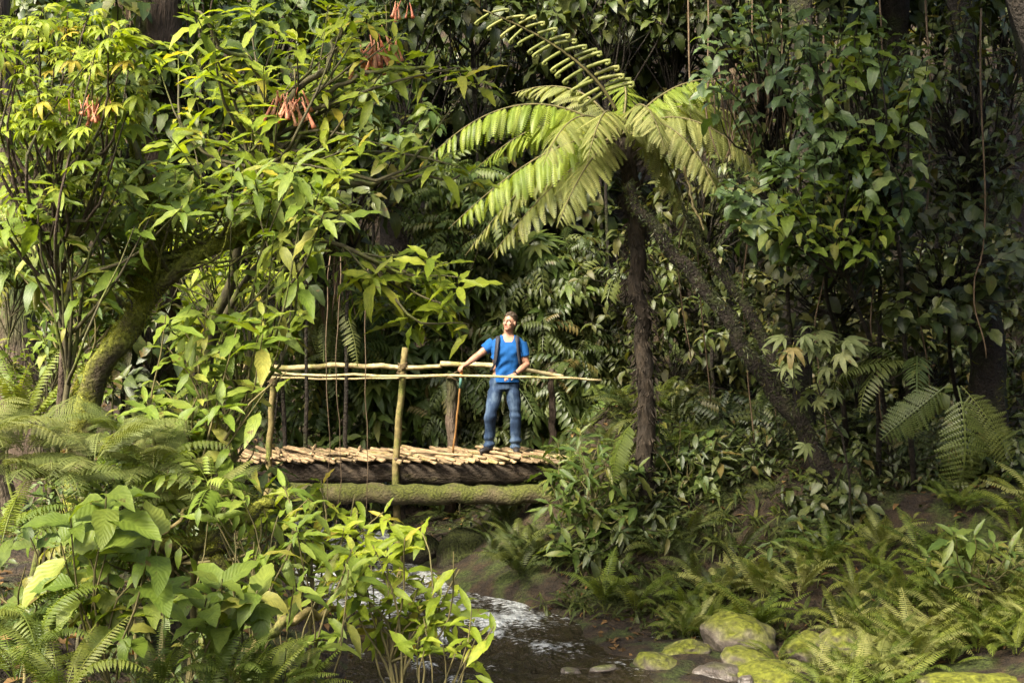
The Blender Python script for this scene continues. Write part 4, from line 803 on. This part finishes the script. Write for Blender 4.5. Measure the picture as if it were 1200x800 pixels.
def frond_on(root, base, p0, c1, p1, plen, meshes, pairs=27, hang=.9, stem=M_stem):
    ts = np.linspace(0, 1, 40)[:, None]; cv = (1 - ts) ** 2 * p0 + 2 * ts * (1 - ts) * c1 + ts ** 2 * p1; b = MB(); b.tube(cv, np.linspace(.017, .003, 40), 5); fr = link("frond", b.mesh("frond_midrib", stem, base), root)
    tan = nrm(np.gradient(cv, axis=0)); up = nrm(np.array([0, 0, 1.0]) - tan * tan[:, 2:3])
    for k in range(pairs):
        t = .13 + .86 * (k + .5) / pairs; i = int(t * 39); L = plen * (math.sin(math.pi * min(1, .2 + .8 * t)) ** .6) * rng.uniform(.9, 1.08) + .03
        for s in (-1, 1):
            side = np.cross(tan[i], up[i]) * s; d = nrm(side * .75 + tan[i] * .42 + np.array([0, 0, -hang]) * rng.uniform(.55, 1.3) + rng.normal(0, .07, 3)); Mx = frames(cv[i][None], d[None], (up[i] + side * .6)[None], np.array([L]))[0]; Mx[:3, 3] -= base
            link("pinna", meshes[int(rng.integers(3))], fr, Mx)
    return fr
for (c, t, dy, pale, pl) in FR:
    frond_on(tf, tfb, apex, at(c[0], c[1] - 22, 15.6 + dy * .6), at(t[0], t[1], 15.6 + dy), pl, PINP if pale else PINM, hang=.8 if not pale else .5)
# the young frond still uncurling
def crozier():
    b = MB(); t = np.linspace(0, 1, 12); a = .15 + np.where(t > .72, (t - .72) * 14, 0) + .25 * t; x = np.cumsum(np.cos(a)) / 12; z = -np.cumsum(np.sin(a)) / 12 * .8; b.tube(np.stack([x, 0 * x, z], 1), np.linspace(.05, .045, 12), 6); return b.mesh("curled_pinna", LM['fernpale'])
CZ = crozier(); ts = np.linspace(0, 1, 30)[:, None]; p0, c1, p1 = at(722, 130, 15.6), at(690, 60, 15.3), at(566, 12, 15.2); cv = (1 - ts) ** 2 * p0 + 2 * ts * (1 - ts) * c1 + ts ** 2 * p1; b = MB(); b.tube(cv, np.linspace(.022, .01, 30), 6); fr = link("frond", b.mesh("young_frond", M_stem, tfb), tf); fr["label"] = "young frond still uncurling"
tan = nrm(np.gradient(cv, axis=0))
for k in range(15):
    i = 5 + int(k * 1.65)
    for s in (-1, 1):
        side = np.array([-.75, -.3, -.35]) if s < 0 else np.array([.8, -.3, .38]); d = nrm(side + rng.normal(0, .08, 3)); Mx = frames(cv[i][None], d[None], np.array([[0, -.3, 1.0]]), np.array([.46 - .012 * k]))[0]; Mx[:3, 3] -= tfb; link("curled_pinna", CZ, fr, Mx)

# ---- the leaning mossy trunk beside it
rng = newrng(); lb = ground_at(1010, 640, 15.4); lt = thing("leaning_tree", "dark leaning trunk with hairy moss propped beside the tree fern", "tree", lb)
pth = trunk_part(lt, [lb - (0, 0, .2), at(985, 580, 15.3), at(940, 500, 15.2), at(895, 440, 15.1), at(855, 385, 15.0), at(800, 310, 15.0), at(760, 262, 15.0), at(735, 215, 15.1)], [.14, .115, .10, .095, .09, .08, .065, .04], M_barkdark, n=40)
moss_on(lt, pth, [.13, .092, .05], 3000, rng, (.03, .10), mat=LM['dark'])
pth2 = trunk_part(lt, [pth[14], at(880, 370, 15.3), at(830, 300, 15.4), at(800, 240, 15.5)], [.08, .065, .05, .02], M_barkdark, "limb", n=24); moss_on(lt, pth2, [.08, .06, .03], 1200, rng, (.03, .10), mat=LM['dark'])

# ---- the climbing vines over the bank trees
VER = (-.55, .55)
def vine(label, ell_, n, d, dd, lr, mat, group=None, K=300, kind='heart', nl=6):
    cx, cy_, rx, ry = ell_; tips = tips_px(cx, cy_, rx, ry, d, dd, n); b0 = ground_at(cx + 40, 560, d + 2.2); return bush("climbing_vine", label, "vine", b0, tips, kind, mat, lr, nl, VER, group, K, .035, M_barkdark, .3, .6)
vine("climbing vine with waxy heart-shaped leaves hanging above the leaning mossy trunk", (960, 225, 120, 75), 85, 14.2, .9, (.17, .29), 'vine')
vine("climbing vine with large glossy leaves in a bright hanging spray", (1005, 110, 85, 115), 80, 13.7, .8, (.2, .33), 'vine', kind='broad')
vine("climbing vine with pale shining leaves beside the curling tree-fern fronds", (890, 60, 75, 75), 50, 14.6, .8, (.2, .33), 'vine', kind='broad')
vine("light green leafy spray held out in front of the glossy hanging vine", (1030, 95, 60, 85), 22, 13.2, .3, (.2, .32), 'fresh', kind='broad')
vine("light green leafy spray held out in front of the heart-leaved vine", (985, 235, 90, 45), 20, 13.4, .3, (.2, .3), 'fresh', kind='broad')
vine("shaded climbing vine with dull dark leaves against the dark trunk", (1130, 120, 95, 140), 120, 15.2, .8, (.15, .27), 'dark', kind='broad')
vine("shaded climbing vine with small leaves hanging over the palm", (1110, 300, 110, 80), 70, 14.6, .7, (.16, .26), 'dark')
vine("dim climbing vine trailing thin leaves above the pale rosettes", (980, 330, 110, 60), 50, 16.2, .7, (.15, .25), 'olive')

# ---- the flowering shrub and the mossy tree
F_tips = np.concatenate([tips_px(330, 60, 150, 62, 11.2, .7, 34), tips_px(310, 170, 130, 50, 10.9, .6, 22), np.array([at(*q_) for q_ in ((455, 75, 11), (500, 82, 11), (540, 78, 11), (560, 90, 11.2), (470, 175, 11), (515, 190, 11.2), (550, 200, 11.4), (400, 30, 11), (420, 150, 11.3), (390, 110, 11))])])
fb = ground_at(230, 560, 11.4)
fs = shrub("flowering_shrub", "large shrub with long leaves and hanging orange flowers arching towards the tree fern", "shrub", fb, F_tips, 'lance', 'bright', (.22, .37), 8, (-.15, .6), .05, M_twig, K=300, trunk=[fb - (0, 0, .2), at(240, 440, 11.4), at(270, 320, 11.3), at(305, 200, 11.2), at(325, 125, 11.1)])
trunk_part(fs, [at(318, 150, 11.1), at(345, 105, 11.0), at(385, 82, 10.9), at(396, 45, 10.9), at(398, 20, 10.9)], [.03, .026, .022, .012], M_twig, "limb", 8)
trunk_part(fs, [at(322, 130, 11.1), at(300, 85, 11.0), at(265, 55, 10.9), at(230, 15, 10.9)], [.03, .024, .018, .01], M_twig, "limb", 8)
trunk_part(fs, [at(300, 210, 11.2), at(380, 215, 11.1), at(450, 215, 11.2), at(540, 205, 11.3)], [.028, .024, .018, .008], M_twig, "limb", 8)
trunk_part(fs, [at(322, 150, 11.1), at(400, 100, 11.0), at(470, 82, 11.0), at(560, 82, 11.1)], [.026, .02, .015, .007], M_twig, "limb", 8)
M_flower = leaf_mat("flower_orange", [(0, (.50, .15, .09)), (.5, (.58, .26, .16)), (1, (.62, .36, .22))], .35, .5, .3, veins=False, tint=(1.1, .7, .4))
b = MB(); b.tube(np.array([(0, 0, 0), (.02, 0, -.25), (.03, .02, -.6), (.02, .03, -.85), (.02, .03, -1)]), [.02, .035, .055, .075, .11], 7); FLW = b.mesh("flower", M_flower)
rng = newrng()
for (px, py, d, n, L) in ((345, 118, 10.9, 20, .20), (107, 118, 8.9, 16, .13), (437, 52, 11.4, 18, .22), (452, 42, 11.4, 8, .18), (330, 215, 11, 4, .1), (475, 5, 12, 6, .16)):
    c = at(px, py, d); b = MB(); b.tube([c + (0, 0, .25), c + (.01, 0, .1), c], [.006, .006, .008], 5); cl = link("flower_cluster", b.mesh("flower_stalk", M_stem, fb), fs)
    for k in range(n):
        Mx = Matrix.Translation(Vector(c - fb) + Vector(rng.normal(0, 1, 3) * (L * .42, L * .3, L * .22))) @ Matrix.Rotation(rng.normal(0, .3), 4, 'X') @ Matrix.Rotation(rng.normal(0, .3), 4, 'Y') @ Matrix.Scale(L * rng.uniform(.7, 1.15), 4); link("flower", FLW, cl, Mx)

rng = newrng(); mb_ = ground_at(70, 560, 10.2); mb_[2] = min(mb_[2], 2.0)
M_tips = np.concatenate([tips_px(230, 235, 190, 45, 10.2, .5, 26), tips_px(110, 190, 100, 60, 10.0, .5, 16), np.array([at(*q_) for q_ in ((60, 230, 10), (40, 290, 10), (90, 285, 10.1), (130, 310, 10.1))])])
mt = shrub("mossy_tree", "crooked tree with a thick moss-covered leaning trunk and long drooping leaves", "tree", mb_, M_tips, 'lance', 'fresh', (.24, .37), 8, (-.15, .55), .098, M_barkmoss, K=300, trunk=[mb_ - (0, 0, .2), at(95, 490, 10.2), at(120, 430, 10.2), at(150, 385, 10.2), at(175, 345, 10.2), at(215, 305, 10.2), at(265, 280, 10.3), at(330, 256, 10.4)])
pth = smooth_path([mb_, at(95, 490, 10.2), at(120, 430, 10.2), at(150, 385, 10.2), at(175, 345, 10.2), at(215, 305, 10.2), at(265, 280, 10.3), at(330, 256, 10.4)], 40); moss_on(mt, pth, [.115, .095, .07, .05], 9000, rng, (.02, .05))
l2 = trunk_part(mt, [at(172, 348, 10.2), at(176, 310, 10.1), at(190, 268, 10.1), at(165, 190, 10.0), at(168, 95, 10)], [.075, .06, .05, .03, .012], M_barkmoss, "limb", 9); moss_on(mt, l2, [.07, .055, .03, .01], 21800, rng, (.02, .05))
l3 = trunk_part(mt, [at(265, 280, 10.3), at(330, 258, 10.3), at(345, 235, 10.3), at(420, 250, 10.5)], [.06, .045, .03, .01], M_barkmoss, "limb", 9); moss_on(mt, l3, [.06, .045, .02], 1800, rng, (.02, .05))
trunk_part(mt, [at(190, 268, 10.1), at(150, 165, 9.9), at(60, 100, 9.8)], [.03, .022, .01], M_twig, "limb", 8)

# ---- shrubs of the near bank: (label, ellipse, depth, tips, leaves, material, length range, base px, stem)
def near(label, ell_, d, n, kind, mat, lr, basepx, r=.018, nl=7, er=(-.2, .6), dd=.35, name="leafy_shrub", extra=1, cat="shrub", bark=None):
    b0 = ground_at(basepx[0], basepx[1], d + (basepx[2] if len(basepx) > 2 else .1)); tips = tips_px(*ell_, d, dd, n)
    b0[2] = min(b0[2], tips[:, 2].min() - .25); return shrub(name, label, cat, b0, tips, kind, mat, lr, nl, er, r, bark, K=300, extra=extra)
near("fine-leaved tree with layered bright green hand-shaped leaves beside the dark trunk", (60, 75, 120, 70), 9.2, 46, 'palmate', 'bright', (.13, .22), (40, 500, 1.0), .032, 8, (-.2, .3), .6, "fine_leaved_tree", cat="tree", bark=M_bark)
sb_ = ground_at(225, 560, 11.7); sp_t = np.concatenate([tips_px(485, 332, 72, 42, 10.9, .35, 14), np.array([at(*q_) for q_ in ((550, 380, 10.8), (525, 362, 10.8), (420, 300, 11.0), (440, 345, 10.9))])])
shrub("leafy_shrub", "spray of bright lance-shaped leaves reaching over the bridge handrail", "shrub", sb_, sp_t, 'lance', 'bright', (.26, .40), 8, (-.3, .4), .03, M_twig, trunk=[sb_ - (0, 0, .2), at(240, 440, 11.6), at(290, 330, 11.4), at(360, 285, 11.2), at(430, 303, 11.0), at(480, 335, 10.9)])
near("sunlit yellow-green shrub under the bend of the mossy trunk", (290, 365, 80, 60), 13.2, 26, 'broad', 'bright', (.22, .34), (280, 560), .025, 8)
near("tall thin shrub with large leaves growing at the near end of the bridge", (255, 440, 95, 95), 9.6, 26, 'lance', 'fresh', (.26, .42), (215, 620), .025, 7)
near("leafy shrub crossing in front of the thick dark trunk above the ladder fern", (105, 235, 115, 55), 9.5, 15, 'lance', 'fresh', (.26, .40), (30, 520, .6), .03, 7, (-.35, .45), .5, bark=M_twig)
near("arching shrub with long pale leaves under the orange flowers", (335, 240, 80, 45), 10.0, 14, 'lance', 'fresh', (.26, .40), (215, 560, .5), .025, 7, (-.35, .45), .5, bark=M_twig)
near("bushy plant with pointed leaves filling the gap under the pale ferns", (160, 585, 110, 50), 8.9, 16, 'pinnate', 'fresh', (.28, .45), (160, 800), .016, 7)
near("leafy plant with toothless broad leaves beside the bottom corner ferns", (30, 680, 60, 60), 7.6, 10, 'broad', 'mid', (.22, .32), (20, 860), .014, 6)
near("sunlit leafy plant below the deck's stick ends beside the level dead branch", (300, 600, 70, 45), 8.6, 14, 'lance', 'fresh', (.2, .32), (290, 850), .014, 7)
near("drooping shrub with long leaves in front of the dark trunk", (90, 320, 90, 40), 11.0, 12, 'lance', 'mid', (.3, .42), (60, 560), .025, 7, (-.4, .2))
near("shaded leafy thicket between the pale ferns and the mossy branch", (200, 600, 170, 110), 10.4, 46, 'lance', 'mid', (.22, .36), (200, 800), .03, 7)
near("low bright shrub at the foot of the deck sticks", (370, 600, 85, 45), 9.8, 17, 'lance', 'bright', (.2, .34), (350, 800), .02, 7)
near("single-stemmed plant with very large pale green leaves by the bottom ferns", (115, 650, 75, 80), 6.9, 10, 'broad', 'fresh', (.26, .40), (120, 860), .014, 6, (-.1, .5), .25)
near("knee-high plant with broad pale leaves beside the brown fallen branch", (260, 705, 55, 35), 7.5, 7, 'broad', 'fresh', (.22, .34), (265, 900), .012, 6, (-.1, .4), .2)
near("upright herb with two tiers of leaves over the brown fallen branch", (365, 680, 60, 70), 8.2, 10, 'lance', 'fresh', (.24, .36), (345, 900), .016, 7)
near("bright yellow-green shrub leaning over the rippling water", (470, 680, 80, 60), 8.9, 19, 'lance', 'bright', (.22, .34), (430, 930, -.4), .018, 7)
near("slender sapling with bright leaves standing in front of the white ripples", (535, 742, 52, 34), 8.4, 9, 'lance', 'bright', (.18, .28), (470, 950, -.3), .012, 6)
near("low leafy growth between the big-leaved plant and the upright herb", (210, 760, 120, 50), 8.0, 22, 'small', 'mid', (.09, .17), (210, 950), .014, 6)
near("dense leafy shrub on the mound where the bridge ends", (690, 575, 65, 75), 15.3, 34, 'lance', 'mid', (.24, .38), (700, 700), .02, 7, (-.4, .4))
near("small leafy shrub beneath the dark trunk of the tree fern", (790, 560, 60, 70), 15.9, 26, 'broad', 'mid', (.18, .28), (790, 700), .02, 7, (-.4, .4))
near("pale rosettes of leaves held out in the shade below the vines", (945, 402, 60, 22), 13.8, 6, 'palmate', 'pale', (.26, .36), (1010, 640, .8), .014, 5, (-.3, .2), bark=M_barkdark)
near("broad-leaved shrub at the edge of the shade above the ferns", (1150, 650, 65, 35), 12.9, 10, 'lance', 'mid', (.22, .34), (1140, 720), .016, 7)
near("dim broad-leaved seedlings in the shade above the boulders", (960, 640, 90, 22), 14.6, 12, 'lance', 'mid', (.22, .3), (960, 690), .012, 6)

# ---- fine-leaved growth that fills the left bank
for (cx, cy_, rx, ry, d, n, kind, mat, lr, lab) in ((60, 420, 80, 60, 11.2, 46, 'small', 'fresh', (.10, .17), "fine-leaved bush behind the pale feathery ferns"), (215, 500, 90, 60, 10.8, 50, 'small', 'fresh', (.10, .17), "fine-leaved bush below the thick mossy trunk"), (20, 290, 60, 60, 11.4, 22, 'pinnate', 'fresh', (.26, .4), "feather-leaved bush growing up the pale trunk"), (120, 330, 80, 50, 11.8, 46, 'small', 'mid', (.11, .19), "fine-leaved bush behind the bend of the mossy trunk"), (250, 290, 80, 50, 12.2, 40, 'small', 'bright', (.11, .19), "bright fine-leaved bush above the sunlit yellow-green shrub"), (90, 600, 90, 50, 9.2, 44, 'small', 'mid', (.09, .16), "fine-leaved growth under the pale feathery ferns"), (60, 150, 70, 50, 12.5, 30, 'broad', 'mid', (.2, .32), "broad-leaved bush between the thick dark trunk and the fine-leaved tree"), (440, 150, 70, 70, 19.5, 40, 'broad', 'mid', (.26, .4), "mid-green bush behind the far tips of the flowering shrub"), (540, 235, 70, 55, 19.5, 34, 'pinnate', 'mid', (.4, .6), "feather-leaved bush behind the longest drooping tree-fern frond")):
    tips = tips_px(cx, cy_, rx, ry, d, .4, n); b0 = ground_at(cx, 620, d + .2); b0[2] = min(b0[2], tips[:, 2].min() - .1); bush("fine_leaved_bush" if kind == 'small' else "leafy_bush", lab, "shrub", b0, tips, kind, mat, lr, 8, (-.3, .5), None, 150, .016, M_twig)
# ---- the dark thicket between the ferns and the slope
for (cx, cy_, rx, ry, d, kind, mat, lr, lab) in ((815, 600, 55, 45, 15.9, 'lance', 'dark', (.2, .32), "dark thicket of long leaves at the foot of the tree fern"), (890, 585, 60, 50, 16.1, 'small', 'dark', (.12, .2), "dark small-leaved thicket between the tree fern and the leaning trunk"), (975, 610, 55, 38, 15.0, 'broad', 'dark', (.16, .26), "dark broad-leaved thicket round the leaning trunk's foot"), (1060, 590, 60, 50, 15.4, 'small', 'dark', (.12, .2), "dark small-leaved thicket under the narrow-leaved palm"), (1110, 560, 55, 50, 15.6, 'pinnate', 'dark', (.3, .45), "dark feathery thicket behind the big hanging fern frond"), (870, 505, 60, 45, 16.8, 'pinnate', 'dark', (.3, .48), "dark feathery plant leaning out below the leaning trunk"), (1010, 520, 60, 50, 16.2, 'broad', 'dark', (.18, .28), "dark broad-leaved shrub above the leaning trunk's foot"), (1185, 560, 50, 60, 15.2, 'broad', 'dark', (.18, .28), "dark broad-leaved shrub beside the shaded trunk"), (740, 640, 60, 40, 15.2, 'lance', 'dark', (.18, .28), "low dark shrub at the base of the tree-fern trunk")):
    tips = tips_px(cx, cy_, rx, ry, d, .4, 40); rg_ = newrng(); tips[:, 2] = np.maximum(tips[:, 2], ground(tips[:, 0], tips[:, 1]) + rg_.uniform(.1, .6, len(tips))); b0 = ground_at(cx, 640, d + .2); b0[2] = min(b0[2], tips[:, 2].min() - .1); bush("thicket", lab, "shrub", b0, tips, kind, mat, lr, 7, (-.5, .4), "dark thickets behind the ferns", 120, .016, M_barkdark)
# ---- ferns
def fern_px(label, px, py, d, L, n, kind='frond', mat='fern', group=None, el=(.35, 1.0), az=None, up=0.0, onground=False):
    p = at(px, py, d)
    if onground: p[2] = gz(p[0], d) + .02
    return fern(label, p, L, n, kind, mat, group, el=el, az=az)
rng = newrng()
gF = "sword ferns on the stony bank"; lF = "arching sword fern among the mossy boulders on the stony bank"
gG = "dim ferns in the shade under the tree fern"; lG = "dim fern on the shaded bank under the tree fern"
k = 0
while k < 92:
    px, d = rng.uniform(800, 1230), rng.uniform(11.3, 14.5); d = d if px > 960 else max(d, 12.0 + .6 * rng.random()); p = at(px, 400, d); g = gz(p[0], d)
    if p[0] < np.interp(d, SY, SX) + np.interp(d, SY, SW) + (.5 if d < 13 else .3) or not clear_of_rocks(p[0], d): continue
    fern(lF, (p[0], d, g + .02), rng.uniform(.38, .68), int(rng.integers(7, 12)), 'frond', 'fern' if rng.random() < .6 else 'fernpale', gF); k += 1
for px, d in ((1010, 11.9), (1050, 12.1), (1085, 12.3), (1120, 12.5), (1165, 12.4), (1195, 12.2), (1030, 12.4), (985, 12.3), (1140, 12.8), (1205, 12.7)):
    p = at(px, 400, d); fern(lF, (p[0], d, gz(p[0], d) + .02), rng.uniform(.35, .5), 10, 'frond', 'fernpale' if px < 1060 else 'fern', gF)
k = 0
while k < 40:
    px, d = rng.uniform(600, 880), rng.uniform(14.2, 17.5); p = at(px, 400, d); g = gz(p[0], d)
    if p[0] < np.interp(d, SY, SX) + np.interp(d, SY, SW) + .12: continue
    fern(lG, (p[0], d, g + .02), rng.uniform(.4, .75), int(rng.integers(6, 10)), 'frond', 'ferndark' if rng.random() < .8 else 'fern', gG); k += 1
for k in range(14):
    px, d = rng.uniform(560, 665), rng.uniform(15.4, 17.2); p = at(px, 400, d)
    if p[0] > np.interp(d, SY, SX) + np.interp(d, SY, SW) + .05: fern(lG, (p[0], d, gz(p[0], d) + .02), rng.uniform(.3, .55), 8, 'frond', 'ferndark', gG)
gP = "pale feathery ferns on the near bank"; lP = "pale feathery fern spreading over the near bank under the mossy trunk"
for (px, py, d, L) in ((30, 520, 8.6, .62), (110, 530, 8.4, .62), (180, 540, 8.8, .6), (-20, 500, 8.3, .62), (230, 580, 8.8, .55), (60, 560, 8.3, .6), (140, 500, 9.0, .55)):
    fern_px(lP, px, py + 12, d, L * .92, 12, 'frond2', 'fernmuted', gP, (.15, .8))
gL = "green ferns in the near bottom corner"; lL = "fresh green fern at the foot of the big-leaved plant"
for (px, py, d, L) in ((20, 800, 6.6, .55), (70, 830, 6.4, .55), (240, 840, 7.2, .5), (300, 830, 7.4, .5), (270, 800, 7.3, .45), (330, 800, 7.8, .4), (190, 810, 7.2, .45), (45, 770, 6.7, .5), (0, 640, 7.6, .6), (160, 850, 7, .5), (-10, 740, 6.9, .6), (340, 830, 8, .5)):
    fern_px(lL, px, py, d, L, 9, 'frond', 'fern', gL, (.2, 1.0))
fern_px("bright fern high on the dark trunk", 10, 275, 11.6, .6, 9, 'frond', 'fernpale', None, (.0, .7))
fern_px("upright ladder fern in front of the pale trunk", 25, 520, 10.5, .8, 9, 'frond', 'mid' if False else 'fern', None, (.9, 1.4))
hb = at(1122, 452, 12.7); hf = thing("fern", "large dark fern frond hanging beside the shaded trunk", "fern", hb)
put_leaves(hf, 'frond2', 'ferndark', frames(np.array([hb, hb + (.05, .06, 0), hb + (-.04, .1, .02)]), np.array([[.05, -.25, -1], [.6, -.1, -.8], [-.75, .0, -.6]]), np.array([[0, -1, .2], [.1, -1, .3], [-.1, -1, .4]]), np.array([1.15, .9, .85])), newrng(), 300, "frond")
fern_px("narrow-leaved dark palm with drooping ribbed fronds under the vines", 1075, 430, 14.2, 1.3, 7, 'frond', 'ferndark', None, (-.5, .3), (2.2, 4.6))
fern_px("hanging pale fern frond beside the tree-fern trunk", 745, 490, 15.0, .75, 3, 'frond2', 'fern', None, (-1.1, -.7), (2.6, 3.8))
fern_px("dull withered fern hanging behind the handrail", 385, 335, 18.0, 1.3, 7, 'frond', 'fernmuted', None, (-1.5, -.9))
fern_px("dull withered fronds hanging behind the short bridge post", 345, 300, 18.4, 1.1, 5, 'frond', 'fernmuted', None, (-1.5, -1.0))


# ---- seedlings, small ferns and fallen leaves that carpet the ground
def cover(name, label, cat, n, xr, yr, tpls, mat, size, keep, seed, lift=.0, flat=False, nl=5):
    rng = np.random.default_rng(seed); x = rng.uniform(*xr, n); y = rng.uniform(*yr, n); k = keep(x, y, rng) & clear_of_rocks(x, y); x, y = x[k], y[k]; z = ground(x, y); base = np.stack([x, y, z + lift], 1)
    if flat:
        a = rng.random(len(x)) * 6.28; Mt = frames(base + (0, 0, .012), np.stack([np.cos(a), np.sin(a), rng.normal(.1, .25, len(x))], 1), rng.normal(0, .3, (len(x), 3)) + (0, 0, 1), rng.uniform(*size, len(x)))
    else:
        ax = nrm(rng.normal(0, .15, (len(x), 3)) + (0, 0, 1)); Mt = rosettes(base + ax * (rng.random((len(x), 1)) * .12 + .02), ax, nl, size, (0, .9), rng, .03)
    o = link(name, combine(name, tpls, rng.integers(0, len(tpls), len(Mt)), Mt, rng, LM[mat])); o["kind"] = "stuff"; o["label"] = label; o["category"] = cat
def off_stream(m): return lambda x, y, r: (np.abs(x - np.interp(y, SY, SX)) - np.interp(y, SY, SW) > m)
cover("fallen_leaves", "brown fallen leaves scattered over the forest floor", "leaf litter", 7000, (-7, 8), (6, 22), SMALL, 'brown', (.06, .15), off_stream(-.05), 5, flat=True)
cover("seedlings", "small green seedlings covering the banks and the slope", "ground cover", 5200, (-8, 9.5), (6.5, 22.5), SMALL, 'dark', (.07, .17), lambda x, y, r: off_stream(.12)(x, y, r) & (vnoise(x * 1.1, y * 1.1, 21) > np.where((x > .5) & (y < 17), -.1, -.35)), 6)
cover("slope_plants", "dark leafy undergrowth covering the steep slope behind", "undergrowth", 2600, (-14, 15), (19.5, 33), LANCE, 'dark', (.3, .55), lambda x, y, r: x > -99, 7, nl=6)
cover("small_ferns", "low tangle of small ferns between the boulders", "ground cover", 60, (.9, 6.5), (12.2, 17), FROND, 'fern', (.2, .4), off_stream(.25), 8, nl=6)
cover("grass_tufts", "fine grass growing along the shaded water's edge", "grass", 700, (-.6, 3.5), (13.4, 17.5), BLADE, 'ferndark', (.2, .5), lambda x, y, r: off_stream(.02)(x, y, r) & (x > np.interp(y, SY, SX)) & (vnoise(x * 1.7, y * 1.7, 31) > -.2), 9, nl=9)

# ---- lianas and hanging roots
def liana(label, pts, r, mat=M_root, group=None, name="liana"):
    rng = newrng(); P = np.array([at(*q_) for q_ in pts]); b = MB(); b.tube(smooth_path(P, 20, .012, rng), np.linspace(r, r * .7, 20), 5, .15, rng)
    o = link(name, b.mesh(name, mat, P[0])); o.location = Vector(P[0].tolist()); tag(o, label, "vine", group)
gV = "thin lianas hanging in front of the bridge"; lV = "thread-thin liana hanging in front of the bridge deck"
for px, d in ((429, 15.6), (396, 15.8), (384, 15.4)): liana(lV, [(px + 3, 300, d), (px - 2, 430, d), (px + 2, 540, d), (px - 3, 640, d)], .006, M_root, gV)
gW = "lianas hanging in the shade of the leaning mossy trunk"; lW = "slack liana hanging from the dark canopy by the leaning trunk"
for px, d, y0, y1 in ((805, 15.8, 190, 420), (828, 16.2, 150, 470), (880, 15.9, 180, 520), (915, 16.5, 250, 560), (1030, 14.6, 240, 500), (1085, 14.9, 200, 460), (965, 15.6, 280, 520), (1150, 14.2, 260, 420)): liana(lW, [(px, y0 - 250, d), (px + 4, y0, d), (px - 9, (y0 + y1) / 2, d), (px + 5, y1, d)], .011, M_root, gW)
liana("pale bare stem slanting down beside the tree-fern trunk", [(802, 195, 15.2), (812, 240, 15.2), (825, 270, 15.2)], .016, M_pole)
def root_curtain(label, px, py, d, w, h, n):
    rng = newrng(); c = at(px, py, d); o = thing("root_curtain", label, "roots", c)
    for k in range(n):
        x = rng.normal(0, w / 2); L = h * rng.uniform(.4, 1.1); b = MB(); b.tube(smooth_path([c + (x, rng.normal(0, .12), rng.uniform(-.1, .2)), c + (x + rng.normal(0, .05), rng.normal(0, .12), -L * .5), c + (x * .9 + rng.normal(0, .07), rng.normal(0, .1), -L)], 7, .01, rng), np.linspace(.014, .005, 7), 5); link("root", b.mesh("root", M_root, c), o)
root_curtain("curtain of brown roots hanging under the pale shining vine", 895, 90, 14.9, .55, .9, 60)
root_curtain("brown roots hanging from the tall trunk behind the flowering shrub", 175, -20, 17.8, .8, 1.2, 60)
root_curtain("brown shredded roots hanging above the withered fern", 385, 270, 17.6, .35, 1.2, 40)
# ---- fallen branches on the near bank
def fallen(label, pts, r, mossy, name="fallen_branch"):
    P = np.array([at(*q_) for q_ in pts]); o = thing(name, label, "branch", P[0]); q_ = trunk_part(o, P, [r, r * .85, r * .6], M_barkmoss if mossy else M_post, "wood", 8)
    if mossy: moss_on(o, q_, [r, r * .8, r * .6], 1500, newrng(), (.02, .05))
fallen("brown fallen branch lying over the bank towards the water", [(285, 765, 8.0), (330, 735, 8.3), (395, 712, 8.8)], .035, False)
fallen("mossy dead branch lying level under the low bright shrub", [(190, 640, 8.8), (250, 625, 9.0), (320, 590, 9.4)], .06, True)
fallen("mossy snag standing under the level dead branch", [(255, 630, 8.95), (258, 660, 8.95), (250, 720, 9.0)], .05, True)
fallen("pale yellow stick slanting up from the mossy branch", [(190, 625, 8.6), (230, 595, 8.7), (272, 578, 8.8)], .013, False)
